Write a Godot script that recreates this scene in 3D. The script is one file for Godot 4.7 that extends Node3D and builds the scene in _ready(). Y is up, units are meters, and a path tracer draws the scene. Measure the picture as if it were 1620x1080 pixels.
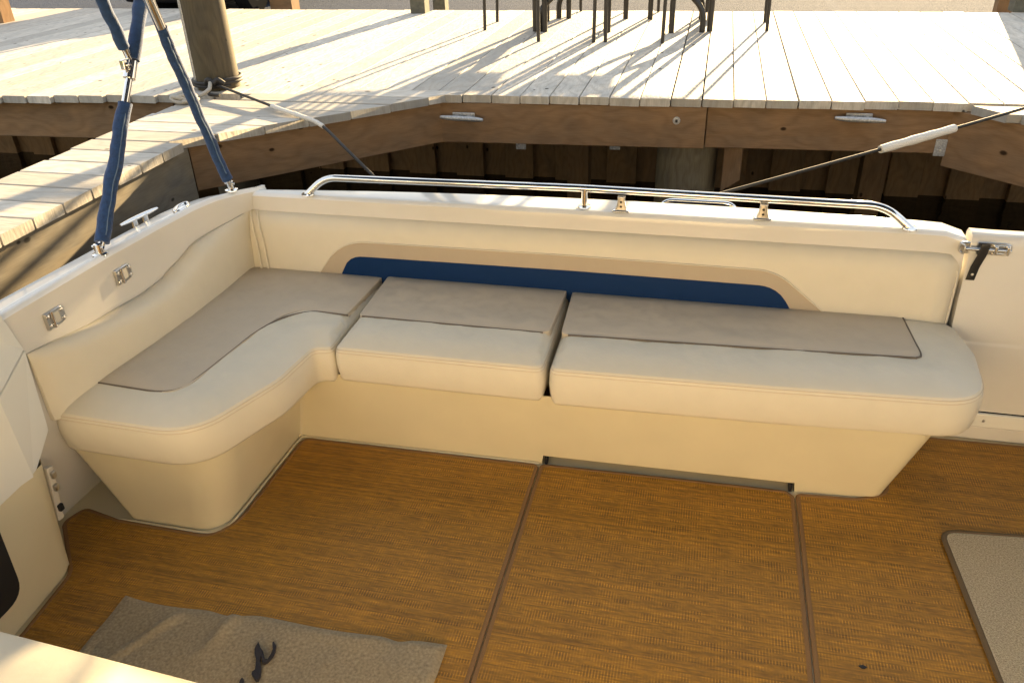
extends Node3D
# ---------------------------------------------------------------- state
var M := {}
var rng := RandomNumberGenerator.new()
var used := {}
var sleeve_seam: Array = []

func _ready() -> void:
	rng.seed = 7
	setup_camera_and_light()
	make_materials()
	build_ground_and_water()
	build_dock()
	build_finger_pier()
	build_far_finger()
	build_boat()
	build_cushions()
	build_mats()
	build_bimini()
	build_lines_and_ropes()
	build_patio()
	build_cart()
	build_posts()

# ---------------------------------------------------------------- camera, sky, sun
func setup_camera_and_light() -> void:
	var cam := Camera3D.new()
	cam.name = "camera"
	cam.transform = Transform3D(Basis(Vector3(0.9734, -0.0280, -0.2272), Vector3(-0.0911, 0.8648, -0.4938), Vector3(0.2103, 0.5014, 0.8393)).orthonormalized(), Vector3(0, 1.7, 0))
	cam.fov = 45.82
	cam.near = 0.05
	cam.far = 900.0
	add_child(cam)
	cam.current = true
	var sky_mat := ProceduralSkyMaterial.new()
	sky_mat.sky_top_color = Color(0.62, 0.655, 0.70)
	sky_mat.sky_horizon_color = Color(0.95, 0.88, 0.74)
	sky_mat.sky_curve = 0.16
	sky_mat.ground_horizon_color = Color(0.62, 0.55, 0.47)
	sky_mat.ground_bottom_color = Color(0.30, 0.28, 0.25)
	sky_mat.sun_angle_max = 34.0
	sky_mat.sun_curve = 0.32
	var sky := Sky.new()
	sky.sky_material = sky_mat
	var env := Environment.new()
	env.background_mode = Environment.BG_SKY
	env.sky = sky
	env.background_energy_multiplier = 0.45
	env.tonemap_mode = Environment.TONE_MAPPER_LINEAR
	env.tonemap_exposure = 6.8
	env.sdfgi_enabled = true
	env.ssao_enabled = true
	env.ssil_enabled = true
	var we := WorldEnvironment.new()
	we.name = "world_environment"
	we.environment = env
	add_child(we)
	var sun := DirectionalLight3D.new()
	sun.name = "sun"
	sun.light_color = Color(1.0, 0.87, 0.655)
	sun.light_energy = 1.6
	sun.light_angular_distance = 0.6
	sun.shadow_enabled = true
	var el := deg_to_rad(11.2)
	var az := deg_to_rad(11.0)
	var to_sun := Vector3(sin(az) * cos(el), sin(el), -cos(az) * cos(el))
	add_child(sun)
	sun.look_at_from_position(Vector3.ZERO, -to_sun, Vector3.UP)

# ---------------------------------------------------------------- materials
func srgb(r: float, g: float, b: float) -> Color:
	return Color(r, g, b).linear_to_srgb()

func noise_tex(freq: float, seed_: int, size := 512, normal := false, strength := 4.0, oct := 4, ramp = null) -> NoiseTexture2D:
	var n := FastNoiseLite.new()
	n.seed = seed_
	n.noise_type = FastNoiseLite.TYPE_SIMPLEX_SMOOTH
	n.frequency = freq
	n.fractal_octaves = oct
	var t := NoiseTexture2D.new()
	t.width = size
	t.height = size
	t.seamless = true
	t.noise = n
	t.as_normal_map = normal
	t.bump_strength = strength
	if ramp != null:
		var g := Gradient.new()
		g.offsets = PackedFloat32Array([0.0, 0.35, 0.65, 1.0])
		g.colors = PackedColorArray(ramp)
		t.color_ramp = g
	return t

func mat(c: Color, rough := 0.5, metal := 0.0) -> StandardMaterial3D:
	var m := StandardMaterial3D.new()
	m.albedo_color = c
	m.roughness = rough
	m.metallic = metal
	return m

func tri(m: StandardMaterial3D, scale: float) -> StandardMaterial3D:
	m.uv1_triplanar = true
	m.uv1_world_triplanar = true
	m.uv1_scale = Vector3.ONE * scale
	return m

func tone(c: Color, k: float) -> Color:
	return Color(c.r * k, c.g * k, c.b * k, 1.0)

# fine colour mottle that keeps a surface from being one flat value
func mottle(c: Color, spread: float, freq: float, seed_: int) -> NoiseTexture2D:
	return noise_tex(freq, seed_, 512, false, 4.0, 4, [tone(c, 1.0 - spread), tone(c, 1.0 - spread * 0.25), tone(c, 1.0 + spread * 0.2), tone(c, 1.0 + spread)])

func vinyl(c: Color, rough: float, seed_: int) -> StandardMaterial3D:
	var m := mat(Color.WHITE, rough)
	m.albedo_texture = mottle(c, 0.012, 0.008, seed_)
	m.normal_enabled = true
	m.normal_texture = noise_tex(0.016, seed_ + 3, 512, true, 5.0, 6)
	m.normal_scale = 0.16
	m.metallic_specular = 0.35
	return tri(m, 2.2)

func wood_image(seed_: int, light: Color, dark: Color, knots: int, grey: float) -> ImageTexture:
	var w := 192
	var h := 1024
	var n := FastNoiseLite.new()
	n.seed = seed_
	n.frequency = 1.0
	n.noise_type = FastNoiseLite.TYPE_SIMPLEX_SMOOTH
	n.fractal_octaves = 3
	var r := RandomNumberGenerator.new()
	r.seed = seed_ * 31 + 5
	var ks: Array = []
	for i in knots:
		ks.append(Vector3(r.randf_range(0.08, 0.92), r.randf_range(0.03, 0.97), r.randf_range(0.35, 1.0)))
	var bytes := PackedByteArray()
	bytes.resize(w * h * 3)
	var at := 0
	for y in h:
		var v := float(y) / h
		# wraps along the board so that long boards can repeat
		var a := v * TAU
		var cy := cos(a) * 0.55
		var sy := sin(a) * 0.55
		for x in w:
			var u := float(x) / w
			var bend := n.get_noise_3d(u * 1.2, cy * 1.5, sy * 1.5) * 0.9
			var kd := 0.0
			for k in ks:
				var dx: float = (u - k.x) * 5.0
				var dy: float = (v - k.y) * 34.0
				var d2: float = (dx * dx + dy * dy * 0.45) / (k.z * k.z * 0.09)
				if d2 < 6.0:
					bend += exp(-d2) * 0.35
					kd = maxf(kd, clampf(1.3 - d2 * 2.6, 0.0, 1.0))
			var ring := 0.5 + 0.5 * sin((u * 5.0 + bend * 2.4) * TAU)
			var fibre := n.get_noise_3d(u * 60.0, cy * 9.0, sy * 9.0) * 0.5 + 0.5
			var stain := n.get_noise_3d(u * 2.0 + 9.0, cy * 3.0 + 4.0, sy * 3.0) * 0.5 + 0.5
			var t := clampf(ring * ring * 0.20 + fibre * 0.52 + stain * 0.42 - 0.16, 0.0, 1.0)
			var c := light.lerp(dark, t)
			var gl := (c.r + c.g + c.b) / 3.0
			c = c.lerp(Color(gl, gl, gl * 0.98), grey * stain)
			c = c.lerp(dark * 0.45, kd)
			bytes[at] = int(clampf(c.r, 0, 1) * 255.0)
			bytes[at + 1] = int(clampf(c.g, 0, 1) * 255.0)
			bytes[at + 2] = int(clampf(c.b, 0, 1) * 255.0)
			at += 3
	var im := Image.create_from_data(w, h, false, Image.FORMAT_RGB8, bytes)
	return ImageTexture.create_from_image(im)

func weave_image() -> ImageTexture:
	# one metre of woven vinyl: long weft yarns of varying tone crossed by fine pale warp yarns
	var s := 1024
	var r := RandomNumberGenerator.new()
	r.seed = 99
	var n := FastNoiseLite.new()
	n.seed = 4
	n.frequency = 1.0
	n.fractal_octaves = 2
	var base := Color(0.60, 0.425, 0.115)
	var bytes := PackedByteArray()
	bytes.resize(s * s * 3)
	var row_n := 256
	var col_n := 133
	var run: Array = []
	for i in row_n:
		# every weft yarn: its own tone and a slow drift along its length
		run.append([r.randf_range(-0.11, 0.10), r.randf_range(0.0, 900.0), r.randf_range(2.0, 5.0), r.randf()])
	var at := 0
	for y in s:
		var row := y * row_n / s
		var fy := fmod(float(y) * row_n / s, 1.0)
		var rr = run[row]
		var a0 := 0.0
		for x in s:
			a0 = float(x) / s * TAU
			var col := x * col_n / s
			var fx := fmod(float(x) * col_n / s, 1.0)
			var drift := n.get_noise_3d(cos(a0) * rr[2], sin(a0) * rr[2], rr[1])
			var patch := n.get_noise_3d(cos(a0) * 1.6 + 40.0, sin(a0) * 1.6, float(row / 3) * 0.9)
			var b0 := float(y) / s * TAU
			var wear := n.get_noise_3d(cos(a0) * 0.9 + 7.0, sin(a0) * 0.9 + cos(b0) * 0.9, sin(b0) * 0.9)
			var k: float = 1.0 + rr[0] + drift * 0.17 + wear * 0.05
			var over := ((row + col) % 2) == 0
			if fx > 0.60 and (over or patch > -0.15):
				k *= 1.0 + 0.18 * clampf(0.5 + patch * 1.6, 0.0, 1.0)
			elif patch > 0.12 and fx < 0.62:
				k *= 1.0 - 0.15 * clampf((patch - 0.12) * 3.0, 0.0, 1.0)
			if fy < 0.25:
				k *= 0.88
			bytes[at] = int(clampf(base.r * k, 0, 1) * 255.0)
			bytes[at + 1] = int(clampf(base.g * k, 0, 1) * 255.0)
			bytes[at + 2] = int(clampf(base.b * k * (0.92 + 0.2 * rr[3]), 0, 1) * 255.0)
			at += 3
	return ImageTexture.create_from_image(Image.create_from_data(s, s, false, Image.FORMAT_RGB8, bytes))

func make_materials() -> void:
	M.cream = vinyl(srgb(0.68, 0.62, 0.49), 0.40, 11)
	M.taupe = vinyl(srgb(0.51, 0.435, 0.33), 0.44, 21)
	M.tan_band = vinyl(srgb(0.45, 0.37, 0.27), 0.46, 24)
	M.navy = vinyl(srgb(0.006, 0.028, 0.095), 0.55, 31)
	M.navy.metallic_specular = 0.2
	M.thread = mat(srgb(0.60, 0.50, 0.36), 0.7)
	M.welt_dark = mat(srgb(0.13, 0.10, 0.07), 0.55)
	var gel := mat(Color.WHITE, 0.10)
	gel.albedo_texture = mottle(srgb(0.69, 0.66, 0.60), 0.015, 0.006, 41)
	gel.roughness_texture = noise_tex(0.01, 47, 256, false, 1.0, 3, [Color(0.75, 0.75, 0.75), Color(0.9, 0.9, 0.9), Color(1, 1, 1), Color(1, 1, 1)])
	M.gelcoat = tri(gel, 0.9)
	var bas := mat(Color.WHITE, 0.32)
	bas.albedo_texture = mottle(srgb(0.65, 0.565, 0.37), 0.02, 0.008, 43)
	M.base_gel = tri(bas, 0.9)
	M.cap_gel_lit = mat(srgb(0.80, 0.79, 0.75), 0.07)  # gelcoat whitened: the sky sheen on gunwale and transom tops is in the colour
	M.hull_blue = mat(srgb(0.012, 0.022, 0.055), 0.12)
	M.white_gel = mat(srgb(0.80, 0.79, 0.72), 0.22)
	M.plastic = mat(srgb(0.62, 0.57, 0.47), 0.45)
	M.steel = mat(srgb(0.74, 0.73, 0.71), 0.09, 1.0)
	M.steel_dull = mat(srgb(0.55, 0.54, 0.52), 0.28, 1.0)
	M.galv = tri(mat(Color.WHITE, 0.5, 0.6), 6.0)
	M.galv.albedo_texture = mottle(srgb(0.40, 0.40, 0.40), 0.25, 0.03, 71)
	M.black = mat(srgb(0.012, 0.011, 0.011), 0.45)
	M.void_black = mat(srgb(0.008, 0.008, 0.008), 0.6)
	M.chair_metal = mat(srgb(0.02, 0.018, 0.016), 0.4)
	M.sling = mat(srgb(0.10, 0.085, 0.065), 0.8)
	var blue := mat(Color.WHITE, 0.85)
	blue.albedo_texture = mottle(srgb(0.012, 0.045, 0.14), 0.25, 0.02, 61)
	blue.normal_enabled = true
	blue.normal_texture = noise_tex(0.05, 63, 512, true, 6.0, 4)
	blue.normal_scale = 0.6
	blue.rim_enabled = true
	blue.rim = 0.3
	M.blue = tri(blue, 6.0)
	M.seam_white = mat(srgb(0.10, 0.16, 0.26), 0.8)
	var mw := mat(Color.WHITE, 0.62)
	mw.albedo_texture = weave_image()
	mw.normal_enabled = true
	mw.normal_texture = noise_tex(0.09, 81, 512, true, 3.0, 2)
	mw.normal_scale = 0.3
	M.weave = mw
	M.binding = tri(mat(Color.WHITE, 0.8), 14.0)
	M.binding.albedo_texture = mottle(srgb(0.23, 0.12, 0.04), 0.2, 0.06, 85)
	M.binding_dark = tri(mat(Color.WHITE, 0.85), 14.0)
	M.binding_dark.albedo_texture = mottle(srgb(0.13, 0.085, 0.04), 0.2, 0.06, 86)
	var carpet := mat(Color.WHITE, 0.95)
	carpet.albedo_texture = noise_tex(0.09, 91, 512, false, 4.0, 5, [srgb(0.26, 0.21, 0.135), srgb(0.46, 0.38, 0.25), srgb(0.57, 0.48, 0.32), srgb(0.74, 0.64, 0.46)])
	carpet.normal_enabled = true
	carpet.normal_texture = noise_tex(0.16, 92, 512, true, 10.0, 3)
	carpet.normal_scale = 0.9
	M.carpet = tri(carpet, 3.5)
	var terry := mat(Color.WHITE, 0.97)
	terry.albedo_texture = noise_tex(0.03, 95, 512, false, 4.0, 6, [srgb(0.21, 0.16, 0.095), srgb(0.31, 0.245, 0.15), srgb(0.38, 0.305, 0.19), srgb(0.50, 0.41, 0.265)])
	terry.normal_enabled = true
	terry.normal_texture = noise_tex(0.13, 96, 512, true, 10.0, 3)
	terry.normal_scale = 0.8
	terry.rim_enabled = true
	terry.rim = 0.25
	M.terry = tri(terry, 6.0)
	M.ink = mat(srgb(0.018, 0.016, 0.022), 0.8)
	M.deck = []
	for i in 4:
		var m := mat(Color.WHITE, 0.75)
		m.albedo_texture = wood_image(100 + i, Color(0.79, 0.76, 0.71) * [1.0, 0.92, 0.85, 1.04][i], Color(0.56, 0.51, 0.44), 7, 0.7)
		m.normal_enabled = true
		m.normal_texture = noise_tex(0.05, 130 + i, 512, true, 3.0, 3)
		m.normal_scale = 0.3
		M.deck.append(m)
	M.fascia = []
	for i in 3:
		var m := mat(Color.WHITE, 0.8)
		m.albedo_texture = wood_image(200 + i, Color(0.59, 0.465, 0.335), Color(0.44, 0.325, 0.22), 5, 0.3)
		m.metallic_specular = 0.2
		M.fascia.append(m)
	M.grey_wood = mat(Color.WHITE, 0.85)
	M.grey_wood.albedo_texture = wood_image(301, Color(0.52, 0.47, 0.38), Color(0.38, 0.33, 0.26), 6, 0.8)
	M.pile = mat(Color.WHITE, 0.9)
	M.pile.albedo_texture = wood_image(305, Color(0.56, 0.50, 0.37), Color(0.34, 0.28, 0.18), 4, 0.5)
	M.pile_dark = mat(Color.WHITE, 0.9)
	M.pile_dark.albedo_texture = wood_image(307, Color(0.36, 0.32, 0.23), Color(0.22, 0.18, 0.12), 4, 0.4)
	var grav := mat(Color.WHITE, 0.97)
	grav.albedo_texture = noise_tex(0.16, 401, 1024, false, 4.0, 5, [srgb(0.030, 0.038, 0.056), srgb(0.056, 0.070, 0.104), srgb(0.078, 0.096, 0.138), srgb(0.15, 0.175, 0.23)])
	grav.normal_enabled = true
	grav.normal_texture = noise_tex(0.16, 402, 1024, true, 12.0, 4)
	grav.metallic_specular = 0.15
	M.gravel = tri(grav, 0.6)
	var wat := mat(srgb(0.010, 0.012, 0.009), 0.06)
	wat.normal_enabled = true
	wat.normal_texture = noise_tex(0.012, 411, 512, true, 4.0, 4)
	wat.normal_scale = 0.25
	M.water = tri(wat, 0.5)
	var rope_m := mat(Color.WHITE, 0.9)
	rope_m.albedo_texture = mottle(srgb(0.34, 0.31, 0.26), 0.3, 0.05, 421)
	M.rope = tri(rope_m, 12.0)
	M.rope_black = mat(srgb(0.018, 0.016, 0.015), 0.7)
	M.chafe = tri(mat(Color.WHITE, 0.9), 9.0)
	M.chafe.albedo_texture = mottle(srgb(0.58, 0.56, 0.52), 0.22, 0.05, 425)
	M.foliage = tri(mat(Color.WHITE, 0.95), 0.3)
	M.foliage.albedo_texture = mottle(srgb(0.055, 0.07, 0.03), 0.4, 0.03, 441)
	M.post_paint = tri(mat(Color.WHITE, 0.8), 2.0)
	M.post_paint.albedo_texture = mottle(srgb(0.10, 0.095, 0.07), 0.2, 0.02, 431)
	M.tyre = mat(srgb(0.008, 0.009, 0.011), 0.9)
	M.tyre.metallic_specular = 0.05
	M.cart_paint = mat(srgb(0.012, 0.012, 0.014), 0.3)
	M.rust = mat(srgb(0.30, 0.17, 0.08), 0.8)
	M.glass = mat(Color(0.75, 0.82, 0.84, 0.14), 0.03)
	M.glass.transparency = BaseMaterial3D.TRANSPARENCY_ALPHA

# ---------------------------------------------------------------- node helpers
func numbered(called: String) -> String:
	if not used.has(called):
		used[called] = 0
		return called
	used[called] += 1
	return "%s_%03d" % [called, used[called]]

func thing(called: String, label: String, category: String, at := Vector3.ZERO, group := "") -> Node3D:
	var o := Node3D.new()
	o.name = numbered(called)
	add_child(o)
	o.position = at
	o.set_meta("label", label)
	o.set_meta("category", category)
	if group != "":
		o.set_meta("group", group)
	return o

func begin() -> SurfaceTool:
	var st := SurfaceTool.new()
	st.begin(Mesh.PRIMITIVE_TRIANGLES)
	return st

# shapes are written in world metres: a part is shifted back by its thing's place
func part(called: String, st: SurfaceTool, m: Material, parent: Node3D, label := "") -> MeshInstance3D:
	var o := MeshInstance3D.new()
	o.name = called
	st.index()
	o.mesh = st.commit()
	o.material_override = m
	parent.add_child(o, true)
	var off := Vector3.ZERO
	var p: Node = parent
	if p is MeshInstance3D:
		off = Vector3.ZERO
	else:
		off = -(p as Node3D).position
	o.position = off
	if label != "":
		o.set_meta("label", label)
	return o

func structure(called: String, st: SurfaceTool, m: Material) -> MeshInstance3D:
	var o := part(called, st, m, self)
	o.position = Vector3.ZERO
	o.set_meta("kind", "structure")
	return o

# ---------------------------------------------------------------- mesh helpers
func put(st: SurfaceTool, p: Vector3, n: Vector3, uv: Vector2) -> void:
	st.set_normal(n)
	st.set_uv(uv)
	st.set_tangent(Plane(Vector3(1, 0, 0), 1.0))
	st.add_vertex(p)

func tri3(st: SurfaceTool, p: Array, n: Array, uv: Array) -> void:
	var g: Vector3 = (p[2] - p[0]).cross(p[1] - p[0])
	var avg: Vector3 = n[0] + n[1] + n[2]
	var order := [0, 1, 2] if g.dot(avg) >= 0.0 else [0, 2, 1]
	for k in order:
		put(st, p[k], n[k], uv[k])

func quad(st: SurfaceTool, a: Vector3, b: Vector3, c: Vector3, d: Vector3, na: Vector3, nb: Vector3, nc: Vector3, nd: Vector3, ua := Vector2.ZERO, ub := Vector2(1, 0), uc := Vector2(1, 1), ud := Vector2(0, 1)) -> void:
	tri3(st, [a, b, c], [na, nb, nc], [ua, ub, uc])
	tri3(st, [a, c, d], [na, nc, nd], [ua, uc, ud])

func flat_quad(st: SurfaceTool, a: Vector3, b: Vector3, c: Vector3, d: Vector3, out: Vector3) -> void:
	var n := (b - a).cross(c - a).normalized()
	if n.dot(out) < 0:
		n = -n
	quad(st, a, b, c, d, n, n, n, n)

# a grid of points as a smooth skin; side gives the way its normals point
func skin(st: SurfaceTool, rows: Array, side: float, uvscale := 1.0) -> void:
	var nr := rows.size()
	var nc: int = rows[0].size()
	var ns: Array = []
	for i in nr:
		var line: Array = []
		for j in nc:
			var du: Vector3 = rows[mini(i + 1, nr - 1)][j] - rows[maxi(i - 1, 0)][j]
			var dv: Vector3 = rows[i][mini(j + 1, nc - 1)] - rows[i][maxi(j - 1, 0)]
			line.append((du.cross(dv) * side).normalized())
		ns.append(line)
	for i in nr - 1:
		for j in nc - 1:
			var u := Vector2(j, i) * uvscale
			quad(st, rows[i][j], rows[i][j + 1], rows[i + 1][j + 1], rows[i + 1][j], ns[i][j], ns[i][j + 1], ns[i + 1][j + 1], ns[i + 1][j], u, u + Vector2(uvscale, 0), u + Vector2(uvscale, uvscale), u + Vector2(0, uvscale))

# rounds the corners of a closed outline; radii one per corner
func rounded(pts: Array, radii, seg := 7) -> PackedVector2Array:
	var out := PackedVector2Array()
	var n := pts.size()
	for i in n:
		var p: Vector2 = pts[i]
		var a: Vector2 = pts[(i + n - 1) % n]
		var b: Vector2 = pts[(i + 1) % n]
		var r: float = radii[i] if radii is Array else radii
		var la := (a - p).normalized()
		var lb := (b - p).normalized()
		var ang := acos(clampf(la.dot(lb), -1, 1))
		if r < 0.0005 or ang > 3.1:
			out.append(p)
			continue
		var t := minf(r / tan(ang / 2), minf((a - p).length(), (b - p).length()) * 0.49)
		for k in seg + 1:
			var f := float(k) / seg
			var q0 := p + la * t
			var q1 := p + lb * t
			out.append(q0 * (1 - f) * (1 - f) + p * 2 * f * (1 - f) + q1 * f * f)
	return out

func dense(o: PackedVector2Array, step: float) -> PackedVector2Array:
	var out := PackedVector2Array()
	for i in o.size():
		var a := o[i]
		var b := o[(i + 1) % o.size()]
		var k := maxi(1, int(ceil((b - a).length() / step)))
		for j in k:
			out.append(a.lerp(b, float(j) / k))
	return out

func outline_normals(o: PackedVector2Array) -> PackedVector2Array:
	var area := 0.0
	var n := o.size()
	for i in n:
		area += o[i].cross(o[(i + 1) % n])
	var s := 1.0 if area > 0 else -1.0
	var out := PackedVector2Array()
	for i in n:
		var d0 := (o[i] - o[(i + n - 1) % n]).normalized()
		var d1 := (o[(i + 1) % n] - o[i]).normalized()
		var t := (d0 + d1).normalized()
		out.append(Vector2(t.y, -t.x) * s)
	return out

# a padded slab: outline in local (x, z), profile of Vector2(inset, height) from the bottom rim over the top
func slab(st: SurfaceTool, o: PackedVector2Array, prof: Array, xf := Transform3D.IDENTITY, cap_bottom := true, uvs := 1.0, cap_top := true) -> void:
	var ns := outline_normals(o)
	var n := o.size()
	var np := prof.size()
	var pn: Array = []
	for k in np:
		var d: Vector2 = prof[mini(k + 1, np - 1)] - prof[maxi(k - 1, 0)]
		# outward = -inset, so the normal of the profile is (dh, dinset)
		pn.append(Vector2(d.y, d.x).normalized())
	var ring := func(k: int, i: int) -> Vector3:
		var q: Vector2 = o[i] - ns[i] * prof[k].x
		return xf * Vector3(q.x, prof[k].y, q.y)
	var nrm := func(k: int, i: int) -> Vector3:
		return (xf.basis * Vector3(ns[i].x * pn[k].x, pn[k].y, ns[i].y * pn[k].x)).normalized()
	for k in np - 1:
		for i in n:
			var j := (i + 1) % n
			quad(st, ring.call(k, i), ring.call(k, j), ring.call(k + 1, j), ring.call(k + 1, i), nrm.call(k, i), nrm.call(k, j), nrm.call(k + 1, j), nrm.call(k + 1, i), o[i] * uvs, o[j] * uvs, o[j] * uvs, o[i] * uvs)
	for end in [0, np - 1]:
		if (end == 0 and not cap_bottom) or (end != 0 and not cap_top):
			continue
		var poly := PackedVector2Array()
		for i in n:
			poly.append(o[i] - ns[i] * prof[end].x)
		var ix := Geometry2D.triangulate_polygon(poly)
		var up := (xf.basis * Vector3(0, -1.0 if end == 0 else 1.0, 0)).normalized()
		for t in range(0, ix.size(), 3):
			var pp: Array = []
			var uu: Array = []
			for e in 3:
				var q := poly[ix[t + e]]
				pp.append(xf * Vector3(q.x, prof[end].y, q.y))
				uu.append(q * uvs)
			tri3(st, pp, [up, up, up], uu)

# the stuffed top of a cushion: height grows with the distance from the rim
func rim_distance(p: Vector2, poly: PackedVector2Array) -> float:
	var best := 1e9
	for i in poly.size():
		var q := Geometry2D.get_closest_point_to_segment(p, poly[i], poly[(i + 1) % poly.size()])
		best = minf(best, p.distance_squared_to(q))
	return sqrt(best)

func line_distance(p: Vector2, line: Array) -> float:
	var best := 1e9
	for i in line.size() - 1:
		var q := Geometry2D.get_closest_point_to_segment(p, line[i], line[i + 1])
		best = minf(best, p.distance_squared_to(q))
	return sqrt(best)

# with a front line given, the roll rises slowly from that line and quickly from the other sides
func padded_top(st: SurfaceTool, poly: PackedVector2Array, y: float, crown: float, width: float, sag := 0.0, front: Array = []) -> void:
	var lo := poly[0]
	var hi := poly[0]
	for p in poly:
		lo = lo.min(p)
		hi = hi.max(p)
	var pts := poly.duplicate()
	var step := 0.022
	var ny := int((hi.y - lo.y) / step)
	var nx := int((hi.x - lo.x) / step)
	for i in ny:
		for j in nx:
			var p := lo + Vector2(j + 0.5 + 0.25 * (i % 2), i + 0.5) * step
			if Geometry2D.is_point_in_polygon(p, poly) and rim_distance(p, poly) > step * 0.35:
				pts.append(p)
	var wob := FastNoiseLite.new()
	wob.seed = 12
	wob.frequency = 6.0
	var hs: Array = []
	var height := func(p: Vector2) -> float:
		var rd := rim_distance(p, poly)
		var f := clampf(rd / width, 0, 1)
		if front.size() > 1:
			f = minf(clampf(line_distance(p, front) / width, 0, 1), clampf(rd / 0.030, 0, 1))
		return y + crown * (1.0 - pow(1.0 - f, 2.2)) + sag * wob.get_noise_2d(p.x, p.y) * f
	var ns: Array = []
	var e := 0.004
	for k in pts.size():
		var p := pts[k]
		if k < poly.size():
			hs.append(y)
		else:
			hs.append(height.call(p))
		var gx: float = (height.call(p + Vector2(e, 0)) - height.call(p - Vector2(e, 0))) / (2 * e)
		var gy: float = (height.call(p + Vector2(0, e)) - height.call(p - Vector2(0, e))) / (2 * e)
		ns.append(Vector3(-gx, 1, -gy).normalized())
	# rim normals lean outwards a little
	var out_n := outline_normals(poly)
	for k in poly.size():
		ns[k] = Vector3(out_n[k].x * 0.45, 1.0, out_n[k].y * 0.45).normalized()
	var ix := Geometry2D.triangulate_delaunay(pts)
	for t in range(0, ix.size(), 3):
		var c := (pts[ix[t]] + pts[ix[t + 1]] + pts[ix[t + 2]]) / 3.0
		if not Geometry2D.is_point_in_polygon(c, poly):
			continue
		var pp: Array = []
		var nn: Array = []
		var uu: Array = []
		for k in 3:
			var i := ix[t + k]
			pp.append(Vector3(pts[i].x, hs[i], pts[i].y))
			nn.append(ns[i])
			uu.append(pts[i])
		tri3(st, pp, nn, uu)

func inset(o: PackedVector2Array, d: float) -> PackedVector2Array:
	var ns := outline_normals(o)
	var out := PackedVector2Array()
	for i in o.size():
		out.append(o[i] - ns[i] * d)
	return out

func soft_profile(h0: float, h1: float, r_top: float, r_bottom: float, seg := 6) -> Array:
	var p: Array = []
	for k in seg + 1:
		var a := float(k) / seg * PI / 2
		p.append(Vector2(r_bottom * (1 - sin(a)), h0 + r_bottom * (1 - cos(a))))
	for k in seg + 1:
		var a := float(k) / seg * PI / 2
		p.append(Vector2(r_top * (1 - cos(a)), h1 - r_top * (1 - sin(a))))
	return p

func tube(st: SurfaceTool, pts: Array, r, seg := 10, squash := 1.0, closed := false) -> void:
	var n := pts.size()
	var up := Vector3.UP
	var rings: Array = []
	var norms: Array = []
	var last := Vector3.ZERO
	for i in n:
		var t: Vector3
		if closed:
			t = (pts[(i + 1) % n] - pts[(i + n - 1) % n]).normalized()
		else:
			t = (pts[mini(i + 1, n - 1)] - pts[maxi(i - 1, 0)]).normalized()
		var s: Vector3
		if last == Vector3.ZERO:
			s = t.cross(up)
			if s.length() < 0.05:
				s = t.cross(Vector3.RIGHT)
		else:
			s = last - t * last.dot(t)
		s = s.normalized()
		last = s
		var w := s.cross(t).normalized()
		var rr: float = r[i] if r is Array else r
		var ring: Array = []
		var nn: Array = []
		for k in seg:
			var a := TAU * k / seg
			ring.append(pts[i] + s * cos(a) * rr + w * sin(a) * rr * squash)
			nn.append((s * cos(a) * squash + w * sin(a)).normalized())
		rings.append(ring)
		norms.append(nn)
	var last_i := n if closed else n - 1
	for i in last_i:
		var i2 := (i + 1) % n
		for k in seg:
			var k2 := (k + 1) % seg
			quad(st, rings[i][k], rings[i][k2], rings[i2][k2], rings[i2][k], norms[i][k], norms[i][k2], norms[i2][k2], norms[i2][k], Vector2(float(k) / seg, i * 0.1), Vector2(float(k + 1) / seg, i * 0.1), Vector2(float(k + 1) / seg, i * 0.1 + 0.1), Vector2(float(k) / seg, i * 0.1 + 0.1))
	if not closed:
		for e in [0, n - 1]:
			var t: Vector3 = (pts[1] - pts[0]).normalized() * -1.0 if e == 0 else (pts[n - 1] - pts[n - 2]).normalized()
			for k in seg:
				tri3(st, [pts[e], rings[e][k], rings[e][(k + 1) % seg]], [t, t, t], [Vector2.ZERO, Vector2.RIGHT, Vector2.ONE])

func smooth_path(pts: Array, per := 8) -> Array:
	var out: Array = []
	var n := pts.size()
	for i in n - 1:
		var p0: Vector3 = pts[maxi(i - 1, 0)]
		var p1: Vector3 = pts[i]
		var p2: Vector3 = pts[i + 1]
		var p3: Vector3 = pts[mini(i + 2, n - 1)]
		for k in per:
			out.append(p1.cubic_interpolate(p2, p0, p3, float(k) / per))
	out.append(pts[n - 1])
	return out

# bends a straight-legged path with short arcs at its corners, as bent pipe
func bent(pts: Array, r: float, seg := 6) -> Array:
	var out: Array = [pts[0]]
	for i in range(1, pts.size() - 1):
		var p: Vector3 = pts[i]
		var a: Vector3 = (pts[i - 1] - p)
		var b: Vector3 = (pts[i + 1] - p)
		var t := minf(r, minf(a.length(), b.length()) * 0.48)
		var q0: Vector3 = p + a.normalized() * t
		var q1: Vector3 = p + b.normalized() * t
		for k in seg + 1:
			var f := float(k) / seg
			out.append(q0 * (1 - f) * (1 - f) + p * 2 * f * (1 - f) + q1 * f * f)
	out.append(pts[pts.size() - 1])
	return out

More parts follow.
